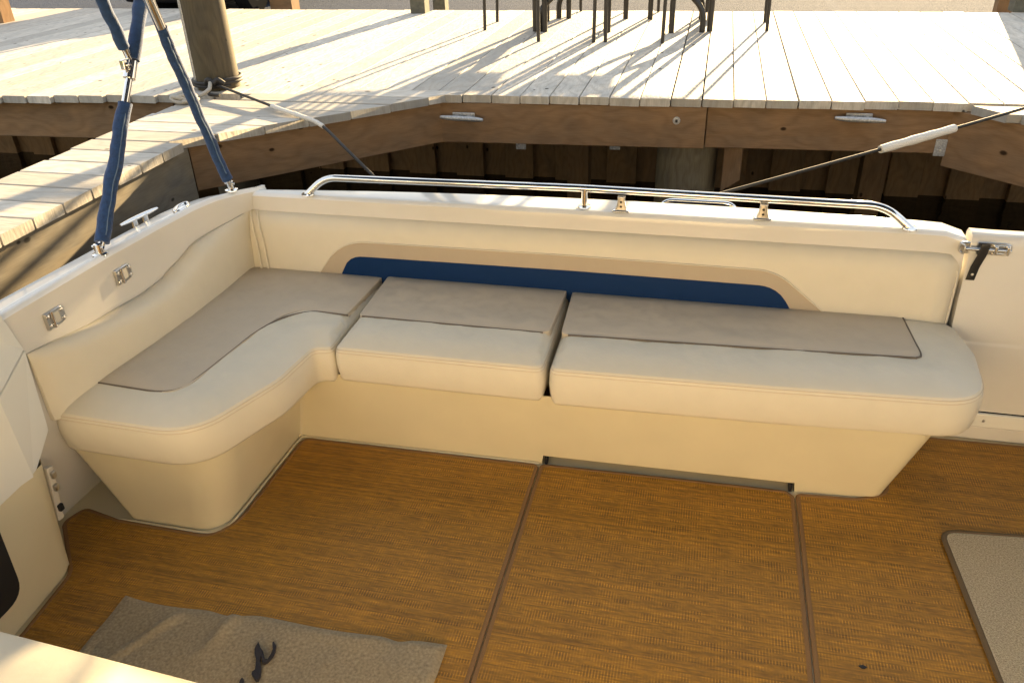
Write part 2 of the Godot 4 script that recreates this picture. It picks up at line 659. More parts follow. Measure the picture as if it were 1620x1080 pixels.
# bevelled box from a centre, a size and a turn
func box(st: SurfaceTool, c: Vector3, s: Vector3, bevel := 0.004, b := Basis.IDENTITY) -> void:
	var o := PackedVector2Array([Vector2(-s.x, -s.z) / 2, Vector2(s.x, -s.z) / 2, Vector2(s.x, s.z) / 2, Vector2(-s.x, s.z) / 2])
	var oo := rounded([o[0], o[1], o[2], o[3]], bevel, 2)
	slab(st, oo, [Vector2(bevel, -s.y / 2), Vector2(bevel * 0.3, -s.y / 2 + bevel * 0.3), Vector2(0, -s.y / 2 + bevel), Vector2(0, s.y / 2 - bevel), Vector2(bevel * 0.3, s.y / 2 - bevel * 0.3), Vector2(bevel, s.y / 2)], Transform3D(b, c))

# a sawn board between two ends: grain runs along it, each board takes its own stretch of the texture
func board(st: SurfaceTool, a: Vector3, b: Vector3, w: float, t: float, up := Vector3.UP, jag_a := 0.0, jag_b := 0.0) -> void:
	var d := (b - a).normalized()
	var s := d.cross(up).normalized()
	var u := s.cross(d).normalized()
	var e := 0.003
	var off := Vector2(rng.randf(), rng.randf())
	var sec := [Vector2(-w / 2 + e, t / 2), Vector2(w / 2 - e, t / 2), Vector2(w / 2, t / 2 - e), Vector2(w / 2, -t / 2 + e), Vector2(w / 2 - e, -t / 2), Vector2(-w / 2 + e, -t / 2), Vector2(-w / 2, -t / 2 + e), Vector2(-w / 2, t / 2 - e)]
	var len_ := (b - a).length()
	var run := 0.0
	for k in 8:
		var p: Vector2 = sec[k]
		var q: Vector2 = sec[(k + 1) % 8]
		var dir := q - p
		var n2 := Vector2(-dir.y, dir.x).normalized()
		var n := s * n2.x + u * n2.y
		var sa := d * (jag_a * p.x / w * 2.0)
		var sa2 := d * (jag_a * q.x / w * 2.0)
		var sb := d * (jag_b * p.x / w * 2.0)
		var sb2 := d * (jag_b * q.x / w * 2.0)
		var u0 := off.x + run / 0.30
		run += dir.length()
		var u1 := off.x + run / 0.30
		quad(st, a + s * p.x + u * p.y + sa, a + s * q.x + u * q.y + sa2, b + s * q.x + u * q.y + sb2, b + s * p.x + u * p.y + sb, n, n, n, n, Vector2(u0, off.y), Vector2(u1, off.y), Vector2(u1, off.y + len_ / 2.2), Vector2(u0, off.y + len_ / 2.2))
	for end in [0, 1]:
		var o: Vector3 = a if end == 0 else b
		var jag := jag_a if end == 0 else jag_b
		var nn := -d if end == 0 else d
		for k in range(1, 7):
			var tri_p: Array = []
			var tri_u: Array = []
			for e2 in [0, k, k + 1]:
				var p: Vector2 = sec[e2]
				tri_p.append(o + s * p.x + u * p.y + d * (jag * p.x / w * 2.0))
				tri_u.append(off + Vector2(p.x / 0.3, p.y / 2.0))
			tri3(st, tri_p, [nn, nn, nn], tri_u)

func lathe(st: SurfaceTool, base: Vector3, prof: Array, seg := 20, b := Basis.IDENTITY) -> void:
	var rows: Array = []
	for p in prof:
		var row: Array = []
		for k in seg + 1:
			var a := TAU * k / seg
			row.append(base + b * Vector3(cos(a) * p.x, p.y, sin(a) * p.x))
		rows.append(row)
	var np := prof.size()
	for i in np - 1:
		var d: Vector2 = prof[i + 1] - prof[i]
		for k in seg:
			var a0 := TAU * k / seg
			var a1 := TAU * (k + 1) / seg
			var nrm := Vector2(d.y, -d.x).normalized()
			var n0 := b * Vector3(cos(a0) * nrm.x, nrm.y, sin(a0) * nrm.x)
			var n1 := b * Vector3(cos(a1) * nrm.x, nrm.y, sin(a1) * nrm.x)
			var v0: float = prof[i].y / 2.2
			var v1: float = prof[i + 1].y / 2.2
			quad(st, rows[i][k], rows[i][k + 1], rows[i + 1][k + 1], rows[i + 1][k], n0, n1, n1, n0, Vector2(3.0 * k / seg, v0), Vector2(3.0 * (k + 1) / seg, v0), Vector2(3.0 * (k + 1) / seg, v1), Vector2(3.0 * k / seg, v1))

# ---------------------------------------------------------------- ground and water
const DECK_Y := 0.80

func build_ground_and_water() -> void:
	var st := begin()
	var y := 0.70
	flat_quad(st, Vector3(-400, y, -6.15), Vector3(400, y, -6.15), Vector3(400, y, -600), Vector3(-400, y, -600), Vector3.UP)
	structure("ground", st, M.gravel)
	st = begin()
	flat_quad(st, Vector3(-400, -0.38, 400), Vector3(400, -0.38, 400), Vector3(400, -0.38, -6.5), Vector3(-400, -0.38, -6.5), Vector3.UP)
	structure("water", st, M.water)
	# unseen wooded bank, added to block low sky and darken under the dock
	var bank := FastNoiseLite.new()
	bank.seed = 51
	bank.frequency = 0.35
	var rows: Array = []
	for i in 121:
		var an := lerpf(-0.12, PI + 0.12, i / 120.0)
		var row: Array = []
		for k in 7:
			var f := k / 6.0
			var r := 42.0 + 5.0 * f + bank.get_noise_2d(i * 0.8, k * 3.0) * 1.6
			row.append(Vector3(cos(an) * r, -0.6 + f * (7.0 + bank.get_noise_2d(i * 2.0, 40.0) * 2.5), sin(an) * r - 2.0))
		rows.append(row)
	st = begin()
	skin(st, rows, 1.0)
	structure("added_tree_bank", st, M.foliage)
	# the timber seawall that holds the ground back behind the dock
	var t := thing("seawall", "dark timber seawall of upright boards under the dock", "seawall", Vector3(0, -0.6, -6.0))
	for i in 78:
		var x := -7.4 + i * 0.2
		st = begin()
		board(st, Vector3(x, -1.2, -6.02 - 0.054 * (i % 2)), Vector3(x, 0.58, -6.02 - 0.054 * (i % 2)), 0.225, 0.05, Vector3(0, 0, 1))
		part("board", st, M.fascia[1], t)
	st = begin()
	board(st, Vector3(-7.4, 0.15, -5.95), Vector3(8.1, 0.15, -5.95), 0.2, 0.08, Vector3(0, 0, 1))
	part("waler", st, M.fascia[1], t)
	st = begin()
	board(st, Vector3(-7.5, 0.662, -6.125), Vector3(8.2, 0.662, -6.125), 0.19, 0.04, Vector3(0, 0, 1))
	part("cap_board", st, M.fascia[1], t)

# ---------------------------------------------------------------- the dock
func dock_front(x: float) -> float:
	if x < -1.21:
		return lerpf(-3.737, -3.47, clampf((-1.21 - x) / 2.29, 0, 1.5))
	return lerpf(-3.737, -3.835, clampf((x + 1.21) / 2.1, 0, 1.3))

func build_dock() -> void:
	var t := thing("dock", "pale weathered plank dock with brown fascia boards behind the boat", "dock", Vector3(-1, 0.6, -5))
	var pitch := 0.1385
	var n := 112
	for i in n:
		var x := -7.3 + i * pitch
		var zf := dock_front(x) + 0.022 + rng.randf_range(-0.006, 0.006)
		if x < -2.12 and x > -2.47:
			zf = dock_front(x) - 0.01
		var st := begin()
		var zb := -6.38 + rng.randf_range(-0.012, 0.012)
		var lift := rng.randf_range(-0.002, 0.002)
		var wd := pitch - rng.randf_range(0.002, 0.006)
		# some boards are butted halfway
		board(st, Vector3(x, DECK_Y - 0.018 + lift, zf), Vector3(x + rng.randf_range(-0.002, 0.002), DECK_Y - 0.018 + lift, zb), wd, 0.036, Vector3.UP, rng.randf_range(-0.004, 0.004))
		part("plank", st, M.deck[rng.randi() % 4], t)
	# fascia boards
	var f := [[Vector2(-7.4, dock_front(-7.4)), Vector2(-2.475, dock_front(-2.475)), 0.0], [Vector2(-1.25, -3.737), Vector2(-0.005, -3.795), 0.0], [Vector2(0.0, -3.815), Vector2(1.06, -3.862), 0.0], [Vector2(2.44, -3.85), Vector2(8.1, -3.86), 0.0]]
	for k in 4:
		var a: Vector2 = f[k][0]
		var b: Vector2 = f[k][1]
		var st := begin()
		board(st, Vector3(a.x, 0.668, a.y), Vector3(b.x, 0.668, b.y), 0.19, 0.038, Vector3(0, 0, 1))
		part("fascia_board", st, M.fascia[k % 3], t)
	# joists behind
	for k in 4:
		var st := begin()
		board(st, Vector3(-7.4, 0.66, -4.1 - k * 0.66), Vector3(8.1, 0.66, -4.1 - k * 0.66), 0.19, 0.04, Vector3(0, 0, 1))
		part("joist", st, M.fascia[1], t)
	# bolt washer on the fascia
	var st := begin()
	lathe(st, Vector3(-0.135, 0.70, -3.77), [Vector2(0, 0.006), Vector2(0.016, 0.005), Vector2(0.018, 0.0)], 16, Basis(Vector3.RIGHT, PI / 2))
	var w := part("washer", st, M.galv, t)
	st = begin()
	lathe(st, Vector3(-0.135, 0.70, -3.764), [Vector2(0, 0.008), Vector2(0.006, 0.007), Vector2(0.007, 0.0)], 6, Basis(Vector3.RIGHT, PI / 2))
	part("bolt_head", st, M.black, w)
	# galvanised straps below the fascia
	for p in [Vector3(-0.875, 0.565, -3.80), Vector3(1.015, 0.60, -3.84), Vector3(-0.42, 0.57, -3.84)]:
		st = begin()
		var wide := 0.05 if p.x != -0.42 else 0.02
		box(st, p, Vector3(wide, 0.075, 0.006), 0.002)
		var s := part("strap_plate", st, M.galv, t)
		st = begin()
		lathe(st, p + Vector3(0, -0.012, 0.003), [Vector2(0, 0.006), Vector2(0.005, 0.005), Vector2(0.006, 0.0)], 8, Basis(Vector3.RIGHT, PI / 2))
		part("bolt_head", st, M.steel_dull, s)
	# posts that carry the deck behind the straps
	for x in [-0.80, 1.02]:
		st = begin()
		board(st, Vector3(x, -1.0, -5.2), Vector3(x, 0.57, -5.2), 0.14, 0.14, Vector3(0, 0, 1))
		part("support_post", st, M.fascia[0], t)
	# cleats on the fascia
	for c in [Vector3(-1.13, 0.705, -3.71), Vector3(0.65, 0.73, -3.815)]:
		st = begin()
		var z0: float = c.z
		tube(st, smooth_path([Vector3(c.x - 0.105, c.y + 0.004, z0 + 0.045), Vector3(c.x - 0.05, c.y, z0 + 0.042), Vector3(c.x + 0.05, c.y - 0.002, z0 + 0.042), Vector3(c.x + 0.105, c.y - 0.004, z0 + 0.045)], 5), [0.006, 0.008, 0.009, 0.010, 0.011, 0.012, 0.012, 0.012, 0.012, 0.012, 0.012, 0.011, 0.010, 0.009, 0.008, 0.006], 10)
		var h := part("cleat", st, M.galv, t)
		st = begin()
		for s in [-0.03, 0.03]:
			box(st, Vector3(c.x + s, c.y, z0 + 0.02), Vector3(0.02, 0.018, 0.045), 0.004)
		box(st, Vector3(c.x, c.y, z0 + 0.003), Vector3(0.11, 0.035, 0.008), 0.003)
		part("cleat_base", st, M.galv, h)
	# short round piling below the joint of the fascia boards, with a block beside it
	var p := thing("piling", "thick round piling stained dark near the water under dock edge", "piling", Vector3(-0.08, -1.0, -3.98))
	st = begin()
	lathe(st, Vector3(-0.08, -1.0, -3.985), [Vector2(0.152, 0), Vector2(0.150, 0.8), Vector2(0.147, 1.3), Vector2(0.145, 1.57), Vector2(0.0, 1.58)], 28)
	part("shaft", st, M.pile, p)
	var q := thing("wooden_block", "short sawn timber block hung beside the piling under dock", "block", Vector3(0.13, 0.36, -3.93))
	st = begin()
	board(st, Vector3(0.135, 0.375, -3.90), Vector3(0.135, 0.575, -3.90), 0.085, 0.09, Vector3(0, 0, 1), 0.03)
	part("timber", st, M.fascia[0], q)

# ---------------------------------------------------------------- finger piers
func build_finger_pier() -> void:
	var t := thing("finger_pier", "narrow finger pier of crosswise planks flaring into the dock", "pier", Vector3(-2.25, 0.55, -2.0))
	var pitch := 0.1385
	var z := 1.2
	var k := 0
	while z > -3.70:
		var zc := z - pitch / 2
		var xr := -2.045
		if zc < -2.88:
			xr = lerpf(-2.045, -1.19, (-2.88 - zc) / (3.737 - 2.88))
		var xl := -2.455
		var jag := 0.0
		if zc < -2.88:
			jag = -0.069
		if zc < -3.50:
			xl = lerpf(-2.455, -1.60, (-3.50 - zc) / 0.24)
		var st := begin()
		var lift := rng.randf_range(-0.0015, 0.0015) + (0.003 if zc < -3.55 else 0.0)
		if xr - xl > 0.1:
			board(st, Vector3(xl + rng.randf_range(-0.008, 0.008), DECK_Y - 0.018 + lift, zc), Vector3(xr + rng.randf_range(-0.001, 0.001), DECK_Y - 0.018 + lift, zc), pitch - rng.randf_range(0.005, 0.009), 0.036, Vector3.UP, 0.0, jag if zc < -2.88 else 0.0)
			part("plank", st, M.deck[rng.randi() % 4], t)
		z -= pitch
		k += 1
	var st := begin()
	board(st, Vector3(-2.085, 0.64, 1.2), Vector3(-2.085, 0.64, -2.87), 0.245, 0.038, Vector3(1, 0, 0))
	part("fascia_board", st, M.grey_wood, t)
	st = begin()
	board(st, Vector3(-2.43, 0.665, 1.2), Vector3(-2.43, 0.665, -3.45), 0.19, 0.038, Vector3(1, 0, 0))
	part("fascia_board", st, M.grey_wood, t)
	st = begin()
	board(st, Vector3(-2.083, 0.668, -2.895), Vector3(-1.235, 0.668, -3.757), 0.19, 0.038, Vector3(0.7, 0, 0.7))
	part("fascia_board", st, M.fascia[0], t)
	for zz in [-0.2, -2.6]:
		st = begin()
		board(st, Vector3(-2.26, -1.0, zz), Vector3(-2.26, 0.76, zz), 0.14, 0.14, Vector3(0, 0, 1))
		part("support_post", st, M.grey_wood, t)
	# tall mooring piling at the root of the pier
	var p := thing("piling", "tall round wooden piling rising through the dock beside rope coil", "piling", Vector3(-2.40, 0.80, -3.76))
	st = begin()
	lathe(st, Vector3(-2.44, -1.0, -3.76), [Vector2(0.112, 0), Vector2(0.108, 1.8), Vector2(0.103, 2.6), Vector2(0.098, 3.6), Vector2(0.094, 4.1), Vector2(0.0, 4.12)], 28)
	part("shaft", st, M.pile_dark, p)
	# pale conduit up the side of the piling
	st = begin()
	tube(st, [Vector3(-2.510, 0.80, -3.68), Vector3(-2.505, 2.0, -3.685), Vector3(-2.50, 3.0, -3.69)], 0.010, 8)
	part("conduit", st, M.galv, p)

func build_far_finger() -> void:
	var t := thing("finger_pier", "sunlit finger pier root with tall fascia where black line passes", "pier", Vector3(2.4, 0.55, -2.5))
	var pitch := 0.1385
	var z := 1.2
	while z > -3.78:
		var zc := z - pitch / 2
		var xl := 1.98
		var jag := 0.0
		if zc < -2.95:
			xl = lerpf(1.98, 1.02, (-2.95 - zc) / 0.87)
			jag = -0.05
		var st := begin()
		board(st, Vector3(2.4, DECK_Y - 0.018 + rng.randf_range(-0.0015, 0.0015), zc), Vector3(xl, DECK_Y - 0.018, zc), pitch - 0.007, 0.036, Vector3.UP, 0.0, -jag)
		part("plank", st, M.deck[rng.randi() % 4], t)
		z -= pitch
	var st := begin()
	board(st, Vector3(1.045, 0.64, -3.855), Vector3(2.0, 0.64, -2.97), 0.245, 0.038, Vector3(-0.7, 0, 0.7))
	part("fascia_board", st, M.fascia[2], t)
	st = begin()
	board(st, Vector3(2.02, 0.64, -2.95), Vector3(2.02, 0.64, 1.2), 0.245, 0.038, Vector3(1, 0, 0))
	part("fascia_board", st, M.grey_wood, t)
	for zz in [-0.4, -2.6]:
		st = begin()
		board(st, Vector3(2.22, -1.0, zz), Vector3(2.22, 0.76, zz), 0.14, 0.14, Vector3(0, 0, 1))
		part("support_post", st, M.grey_wood, t)

# ---------------------------------------------------------------- the boat
const STBD := 1.62

func curve_at(tab: Array, z: float) -> float:
	for i in tab.size() - 1:
		if z >= tab[i].x and z <= tab[i + 1].x:
			var f: float = (z - tab[i].x) / (tab[i + 1].x - tab[i].x)
			f = f * f * (3 - 2 * f) * 0.5 + f * 0.5
			return lerpf(tab[i].y, tab[i + 1].y, f)
	return tab[0].y if z < tab[0].x else tab[tab.size() - 1].y

var wall_in := [Vector2(-2.62, -1.60), Vector2(-2.50, -1.650), Vector2(-2.30, -1.700), Vector2(-2.10, -1.722), Vector2(-1.9, -1.738), Vector2(-1.5, -1.752), Vector2(1.2, -1.76)]
var wall_out := [Vector2(-2.66, -1.60), Vector2(-2.56, -1.69), Vector2(-2.46, -1.755), Vector2(-2.27, -1.822), Vector2(-1.96, -1.845), Vector2(-1.6, -1.875), Vector2(1.2, -1.90)]

func build_boat() -> void:
	var t := thing("motorboat", "cream motorboat cockpit moored stern to the dock", "boat", Vector3(-0.2, -0.38, -1.0))
	# sole
	var st := begin()
	var sole := rounded([Vector2(-1.86, 1.15), Vector2(-1.86, -2.50), Vector2(1.6, -2.55), Vector2(1.6, 1.15)], 0.05)
	slab(st, sole, [Vector2(0, -0.04), Vector2(0, 0.0)])
	part("cockpit_sole", st, M.base_gel, t)
	# gunwales and side walls
	for side in [0, 1]:
		var rows: Array = []
		var zs: Array = []
		for i in 44:
			zs.append(lerpf(-2.64, 1.15, pow(float(i) / 43.0, 1.7)))
		for z in zs:
			var xi := curve_at(wall_in, z)
			var xo := curve_at(wall_out, z)
			var drop: float = -0.028 * clampf((-2.42 - z) / 0.22, 0, 1)
			var w := maxf(xi - xo, 0.02)
			var sec := [Vector2(xi - 0.10, 0.0), Vector2(xi - 0.03, 0.16), Vector2(xi, 0.36), Vector2(xi, 0.56), Vector2(xi, 0.705), Vector2(xi - 0.002, 0.722), Vector2(xi - 0.008, 0.732), Vector2(xi - 0.018, 0.736), Vector2(xi - w * 0.22, 0.735), Vector2(xi - w * 0.27, 0.730), Vector2(xi - w * 0.33, 0.728), Vector2(xi - w * 0.8, 0.724), Vector2(xi - w * 0.94, 0.715), Vector2(xo, 0.695), Vector2(xo - 0.008, 0.64), Vector2(xo - 0.008, 0.5), Vector2(xo - 0.012, 0.1), Vector2(xo + 0.03, -0.5)]
			var row: Array = []
			for p in sec:
				var q: Vector2 = p
				row.append(Vector3(q.x if side == 0 else -0.36 - q.x + 0.02, q.y + drop * clampf(q.y / 0.3, 0, 1), z))
			rows.append(row)
		for piece in 3:
			var sub: Array = []
			for r in rows:
				sub.append(r.slice(0, 6) if piece == 0 else (r.slice(5, 15) if piece == 1 else r.slice(14)))
			st = begin()
			skin(st, sub, 1.0 if side == 0 else -1.0)
			part(["side_wall", "gunwale", "hull_side"][piece], st, [M.gelcoat, M.cap_gel_lit, M.hull_blue][piece], t)
	# transom: inner face, rounded top, outer face bowed aft
	var rows2: Array = []
	for i in 41:
		var x := lerpf(-1.66, 0.818, i / 40.0)
		var bow := 0.10 * (1.0 - pow(absf(x + 0.2) / 1.5, 2.0))
		var zo := -2.605 - maxf(bow, 0.0)
		var endr := 0.0
		if x > 0.74:
			endr = pow((x - 0.74) / 0.078, 2.0) * 0.02
		rows2.append([Vector3(x, 0.0, -2.50), Vector3(x, 0.30, -2.535), Vector3(x, 0.60, -2.560), Vector3(x, 0.676 - endr, -2.565), Vector3(x, 0.690 - endr, -2.567), Vector3(x, 0.699 - endr, -2.575), Vector3(x, 0.702 - endr, -2.588), Vector3(x, 0.702 - endr, zo + 0.012), Vector3(x, 0.694 - endr, zo), Vector3(x, 0.67 - endr, zo - 0.012), Vector3(x, 0.50, zo - 0.02), Vector3(x, -0.5, zo - 0.06)])
	st = begin()
	var sub_in: Array = []
	var sub_cap: Array = []
	var sub_hull: Array = []
	for r in rows2:
		sub_in.append(r.slice(0, 5))
		sub_cap.append(r.slice(4, 10))
		sub_hull.append(r.slice(9))
	skin(st, sub_cap, 1.0)
	part("transom_cap", st, M.cap_gel_lit, t)
	st = begin()
	skin(st, sub_hull, 1.0)
	part("hull_stern", st, M.hull_blue, t)
	st = begin()
	skin(st, sub_in, 1.0)
	var end_row: Array = rows2[40]
	for k in range(0, end_row.size() - 2):
		tri3(st, [end_row[0], end_row[k + 1], end_row[k + 2]], [Vector3.RIGHT, Vector3.RIGHT, Vector3.RIGHT], [Vector2.ZERO, Vector2.RIGHT, Vector2.ONE])
	part("transom", st, M.gelcoat, t)
	build_door(t)
	build_rail(t)
	build_fittings(t)
	build_bench_base(t)
	build_side_cabinet(t)
	build_forward(t)

func build_door(t: Node3D) -> void:
	# transom door leans slightly aft
	var zt := func(y: float) -> float: return lerpf(-2.478, -2.552, y / 0.70)
	var st := begin()
	var rows: Array = []
	for i in 9:
		var f := i / 8.0
		var x := lerpf(0.828, 1.40, f)
		var e := 0.006 if i == 0 or i == 8 else 0.0
		var sec: Array = []
		for p in [Vector2(0.112, 0.0), Vector2(0.34, 0.0), Vector2(0.352, 0.0), Vector2(0.358, -0.004), Vector2(0.364, 0.0), Vector2(0.42, 0.0), Vector2(0.66, 0.0), Vector2(0.685, -0.002), Vector2(0.699, -0.010), Vector2(0.704, -0.026), Vector2(0.702, -0.060), Vector2(0.688, -0.074), Vector2(0.112, -0.095)]:
			sec.append(Vector3(x, p.x, zt.call(p.x) + p.y - e))
		rows.append(sec)
	skin(st, rows, 1.0)
	for e in [0, 8]:
		var r: Array = rows[e]
		var nn := Vector3.LEFT if e == 0 else Vector3.RIGHT
		for k in range(0, r.size() - 2):
			tri3(st, [r[0], r[k + 1], r[k + 2]], [nn, nn, nn], [Vector2.ZERO, Vector2.RIGHT, Vector2.ONE])
	var d := part("transom_door", st, M.gelcoat, t)
	# sill strip and step below the door
	st = begin()
	box(st, Vector3(1.12, 0.083, -2.484), Vector3(0.60, 0.050, 0.014), 0.003)
	var sill := part("sill_strip", st, M.white_gel, t)
	for x in [0.985, 1.25]:
		st = begin()
		lathe(st, Vector3(x, 0.083, -2.4772), [Vector2(0, 0.003), Vector2(0.004, 0.002), Vector2(0.005, 0)], 8, Basis(Vector3.RIGHT, PI / 2))
		part("screw", st, M.steel_dull, sill)
	st = begin()
	box(st, Vector3(1.10, 0.028, -2.512), Vector3(0.66, 0.056, 0.06), 0.008)
	part("door_step", st, M.gelcoat, t)
	# starboard stern quarter beyond the door
	st = begin()
	box(st, Vector3(1.50, 0.35, -2.53), Vector3(0.19, 0.70, 0.12), 0.02)
	part("stern_quarter", st, M.gelcoat, t)
	# sliding bolt latch with black strap
	var y := 0.665
	var z: float = zt.call(y) + 0.001
	st = begin()
	var plate := rounded([Vector2(0.842, -0.020), Vector2(0.940, -0.020), Vector2(0.940, 0.020), Vector2(0.842, 0.020)], [0.004, 0.02, 0.02, 0.004], 6)
	var face := Transform3D(Basis(Vector3(1, 0, 0), Vector3(0, 0, 1), Vector3(0, -1, 0)), Vector3(0, y, z))
	slab(st, plate, [Vector2(0, 0), Vector2(0, 0.002), Vector2(0.002, 0.004)], face)
	var lp := part("latch", st, M.steel_dull, d)
	st = begin()
	tube(st, [Vector3(0.808, y, z + 0.011), Vector3(0.935, y, z + 0.011)], 0.0055, 8)
	for x in [0.893, 0.927]:
		box(st, Vector3(x, y, z + 0.010), Vector3(0.010, 0.028, 0.016), 0.003)
	for dy in [-0.013, 0.013]:
		tube(st, [Vector3(0.886, y + dy, z + 0.005), Vector3(0.934, y + dy, z + 0.005)], 0.003, 6)
	part("latch_bolt", st, M.steel, lp)
	st = begin()
	var keep := rounded([Vector2(0.792, -0.019), Vector2(0.822, -0.019), Vector2(0.822, 0.019), Vector2(0.792, 0.019)], [0.018, 0.003, 0.003, 0.018], 6)
	slab(st, keep, [Vector2(0, -0.005), Vector2(0, 0.003), Vector2(0.003, 0.006)], Transform3D(Basis(Vector3(1, 0, 0), Vector3(0, 0, 1), Vector3(0, -1, 0)), Vector3(0, y, -2.548)))
	tube(st, smooth_path([Vector3(0.797, y - 0.012, -2.545), Vector3(0.803, y - 0.012, -2.527), Vector3(0.803, y + 0.012, -2.527), Vector3(0.797, y + 0.012, -2.545)], 4), 0.003, 6)
	part("latch_keeper", st, M.steel_dull, t)
	st = begin()
	var sp: Array = []
	for p in [Vector3(0.862, y + 0.022, 0.018), Vector3(0.860, y + 0.012, 0.021), Vector3(0.857, y - 0.02, 0.017), Vector3(0.850, y - 0.06, 0.010), Vector3(0.846, y - 0.105, 0.008)]:
		var w := 0.0125
		sp.append([Vector3(p.x - w, p.y, z + p.z - 0.002), Vector3(p.x - w, p.y, z + p.z), Vector3(p.x, p.y, z + p.z + 0.001), Vector3(p.x + w, p.y, z + p.z), Vector3(p.x + w, p.y, z + p.z - 0.002)])
	skin(st, sp, 1.0)
	var strap := part("latch_strap", st, M.black, d)
	st = begin()
	lathe(st, Vector3(0.848, y - 0.085, z + 0.010), [Vector2(0, 0.003), Vector2(0.004, 0.002), Vector2(0.005, 0)], 10, Basis(Vector3.RIGHT, PI / 2))
	part("snap", st, M.steel_dull, strap)

func build_rail(t: Node3D) -> void:
	var st := begin()
	var path := bent([Vector3(-1.405, 0.700, -2.578), Vector3(-1.335, 0.763, -2.60), Vector3(-0.4, 0.768, -2.615), Vector3(0.57, 0.765, -2.60), Vector3(0.655, 0.700, -2.580)], 0.05, 7)
	tube(st, path, 0.0125, 16)
	var r := part("grab_rail", st, M.steel, t)
	st = begin()
	tube(st, [Vector3(-0.383, 0.700, -2.612), Vector3(-0.383, 0.764, -2.613)], 0.011, 14)
	part("stanchion", st, M.steel, r)
	for e in [Vector3(-1.40, 0.7035, -2.580), Vector3(0.65, 0.7035, -2.582), Vector3(-0.383, 0.7035, -2.612)]:
		st = begin()
		lathe(st, e, [Vector2(0.024, 0.0), Vector2(0.023, 0.003), Vector2(0.013, 0.006)], 18)
		part("base_flange", st, M.steel, r)
	# two hinged cover brackets in front of the rail
	for x in [-0.255, 0.205]:
		st = begin()
		box(st, Vector3(x, 0.7065, -2.588), Vector3(0.056, 0.007, 0.034), 0.003)
		var b := part("rail_bracket", st, M.steel_dull, t)
		st = begin()
		var rows: Array = []
		for k in 5:
			var f := k / 4.0
			var w := lerpf(0.020, 0.011, sqrt(f))
			var y := 0.710 + f * 0.042
			rows.append([Vector3(x - w, y, -2.600), Vector3(x - w, y, -2.584), Vector3(x - w * 0.8, y, -2.580), Vector3(x + w * 0.8, y, -2.580), Vector3(x + w, y, -2.584), Vector3(x + w, y, -2.600)])
		skin(st, rows, -1.0)
		box(st, Vector3(x, 0.752, -2.592), Vector3(0.026, 0.006, 0.018), 0.002)
		part("bracket_arm", st, M.steel_dull, b)
		st = begin()
		for q in [Vector3(x, 0.722, -2.580), Vector3(x, 0.738, -2.580)]:
			lathe(st, q, [Vector2(0, 0.0012), Vector2(0.004, 0.0008), Vector2(0.0045, 0)], 10, Basis(Vector3.RIGHT, PI / 2))
		part("rivet", st, M.black, b)
		st = begin()
		for dx in [-0.022, 0.022]:
			lathe(st, Vector3(x + dx, 0.709, -2.580), [Vector2(0.006, 0.0), Vector2(0.005, 0.003), Vector2(0, 0.004)], 10)
		part("screw", st, M.steel, b)
	# thin grab hoop of the swim platform behind the transom
	st = begin()
	tube(st, bent([Vector3(-0.165, -0.05, -2.99), Vector3(-0.145, 0.592, -3.02), Vector3(0.14, 0.592, -3.02), Vector3(0.165, -0.05, -2.99)], 0.05, 6), 0.010, 12)
	part("platform_hoop", st, M.steel, t)
	st = begin()
	slab(st, rounded([Vector2(-1.3, -2.62), Vector2(-1.2, -3.15), Vector2(0.95, -3.15), Vector2(1.05, -2.62)], [0.02, 0.12, 0.12, 0.02]), soft_profile(-0.12, -0.05, 0.02, 0.02))
	part("swim_platform", st, M.fascia[0], t)

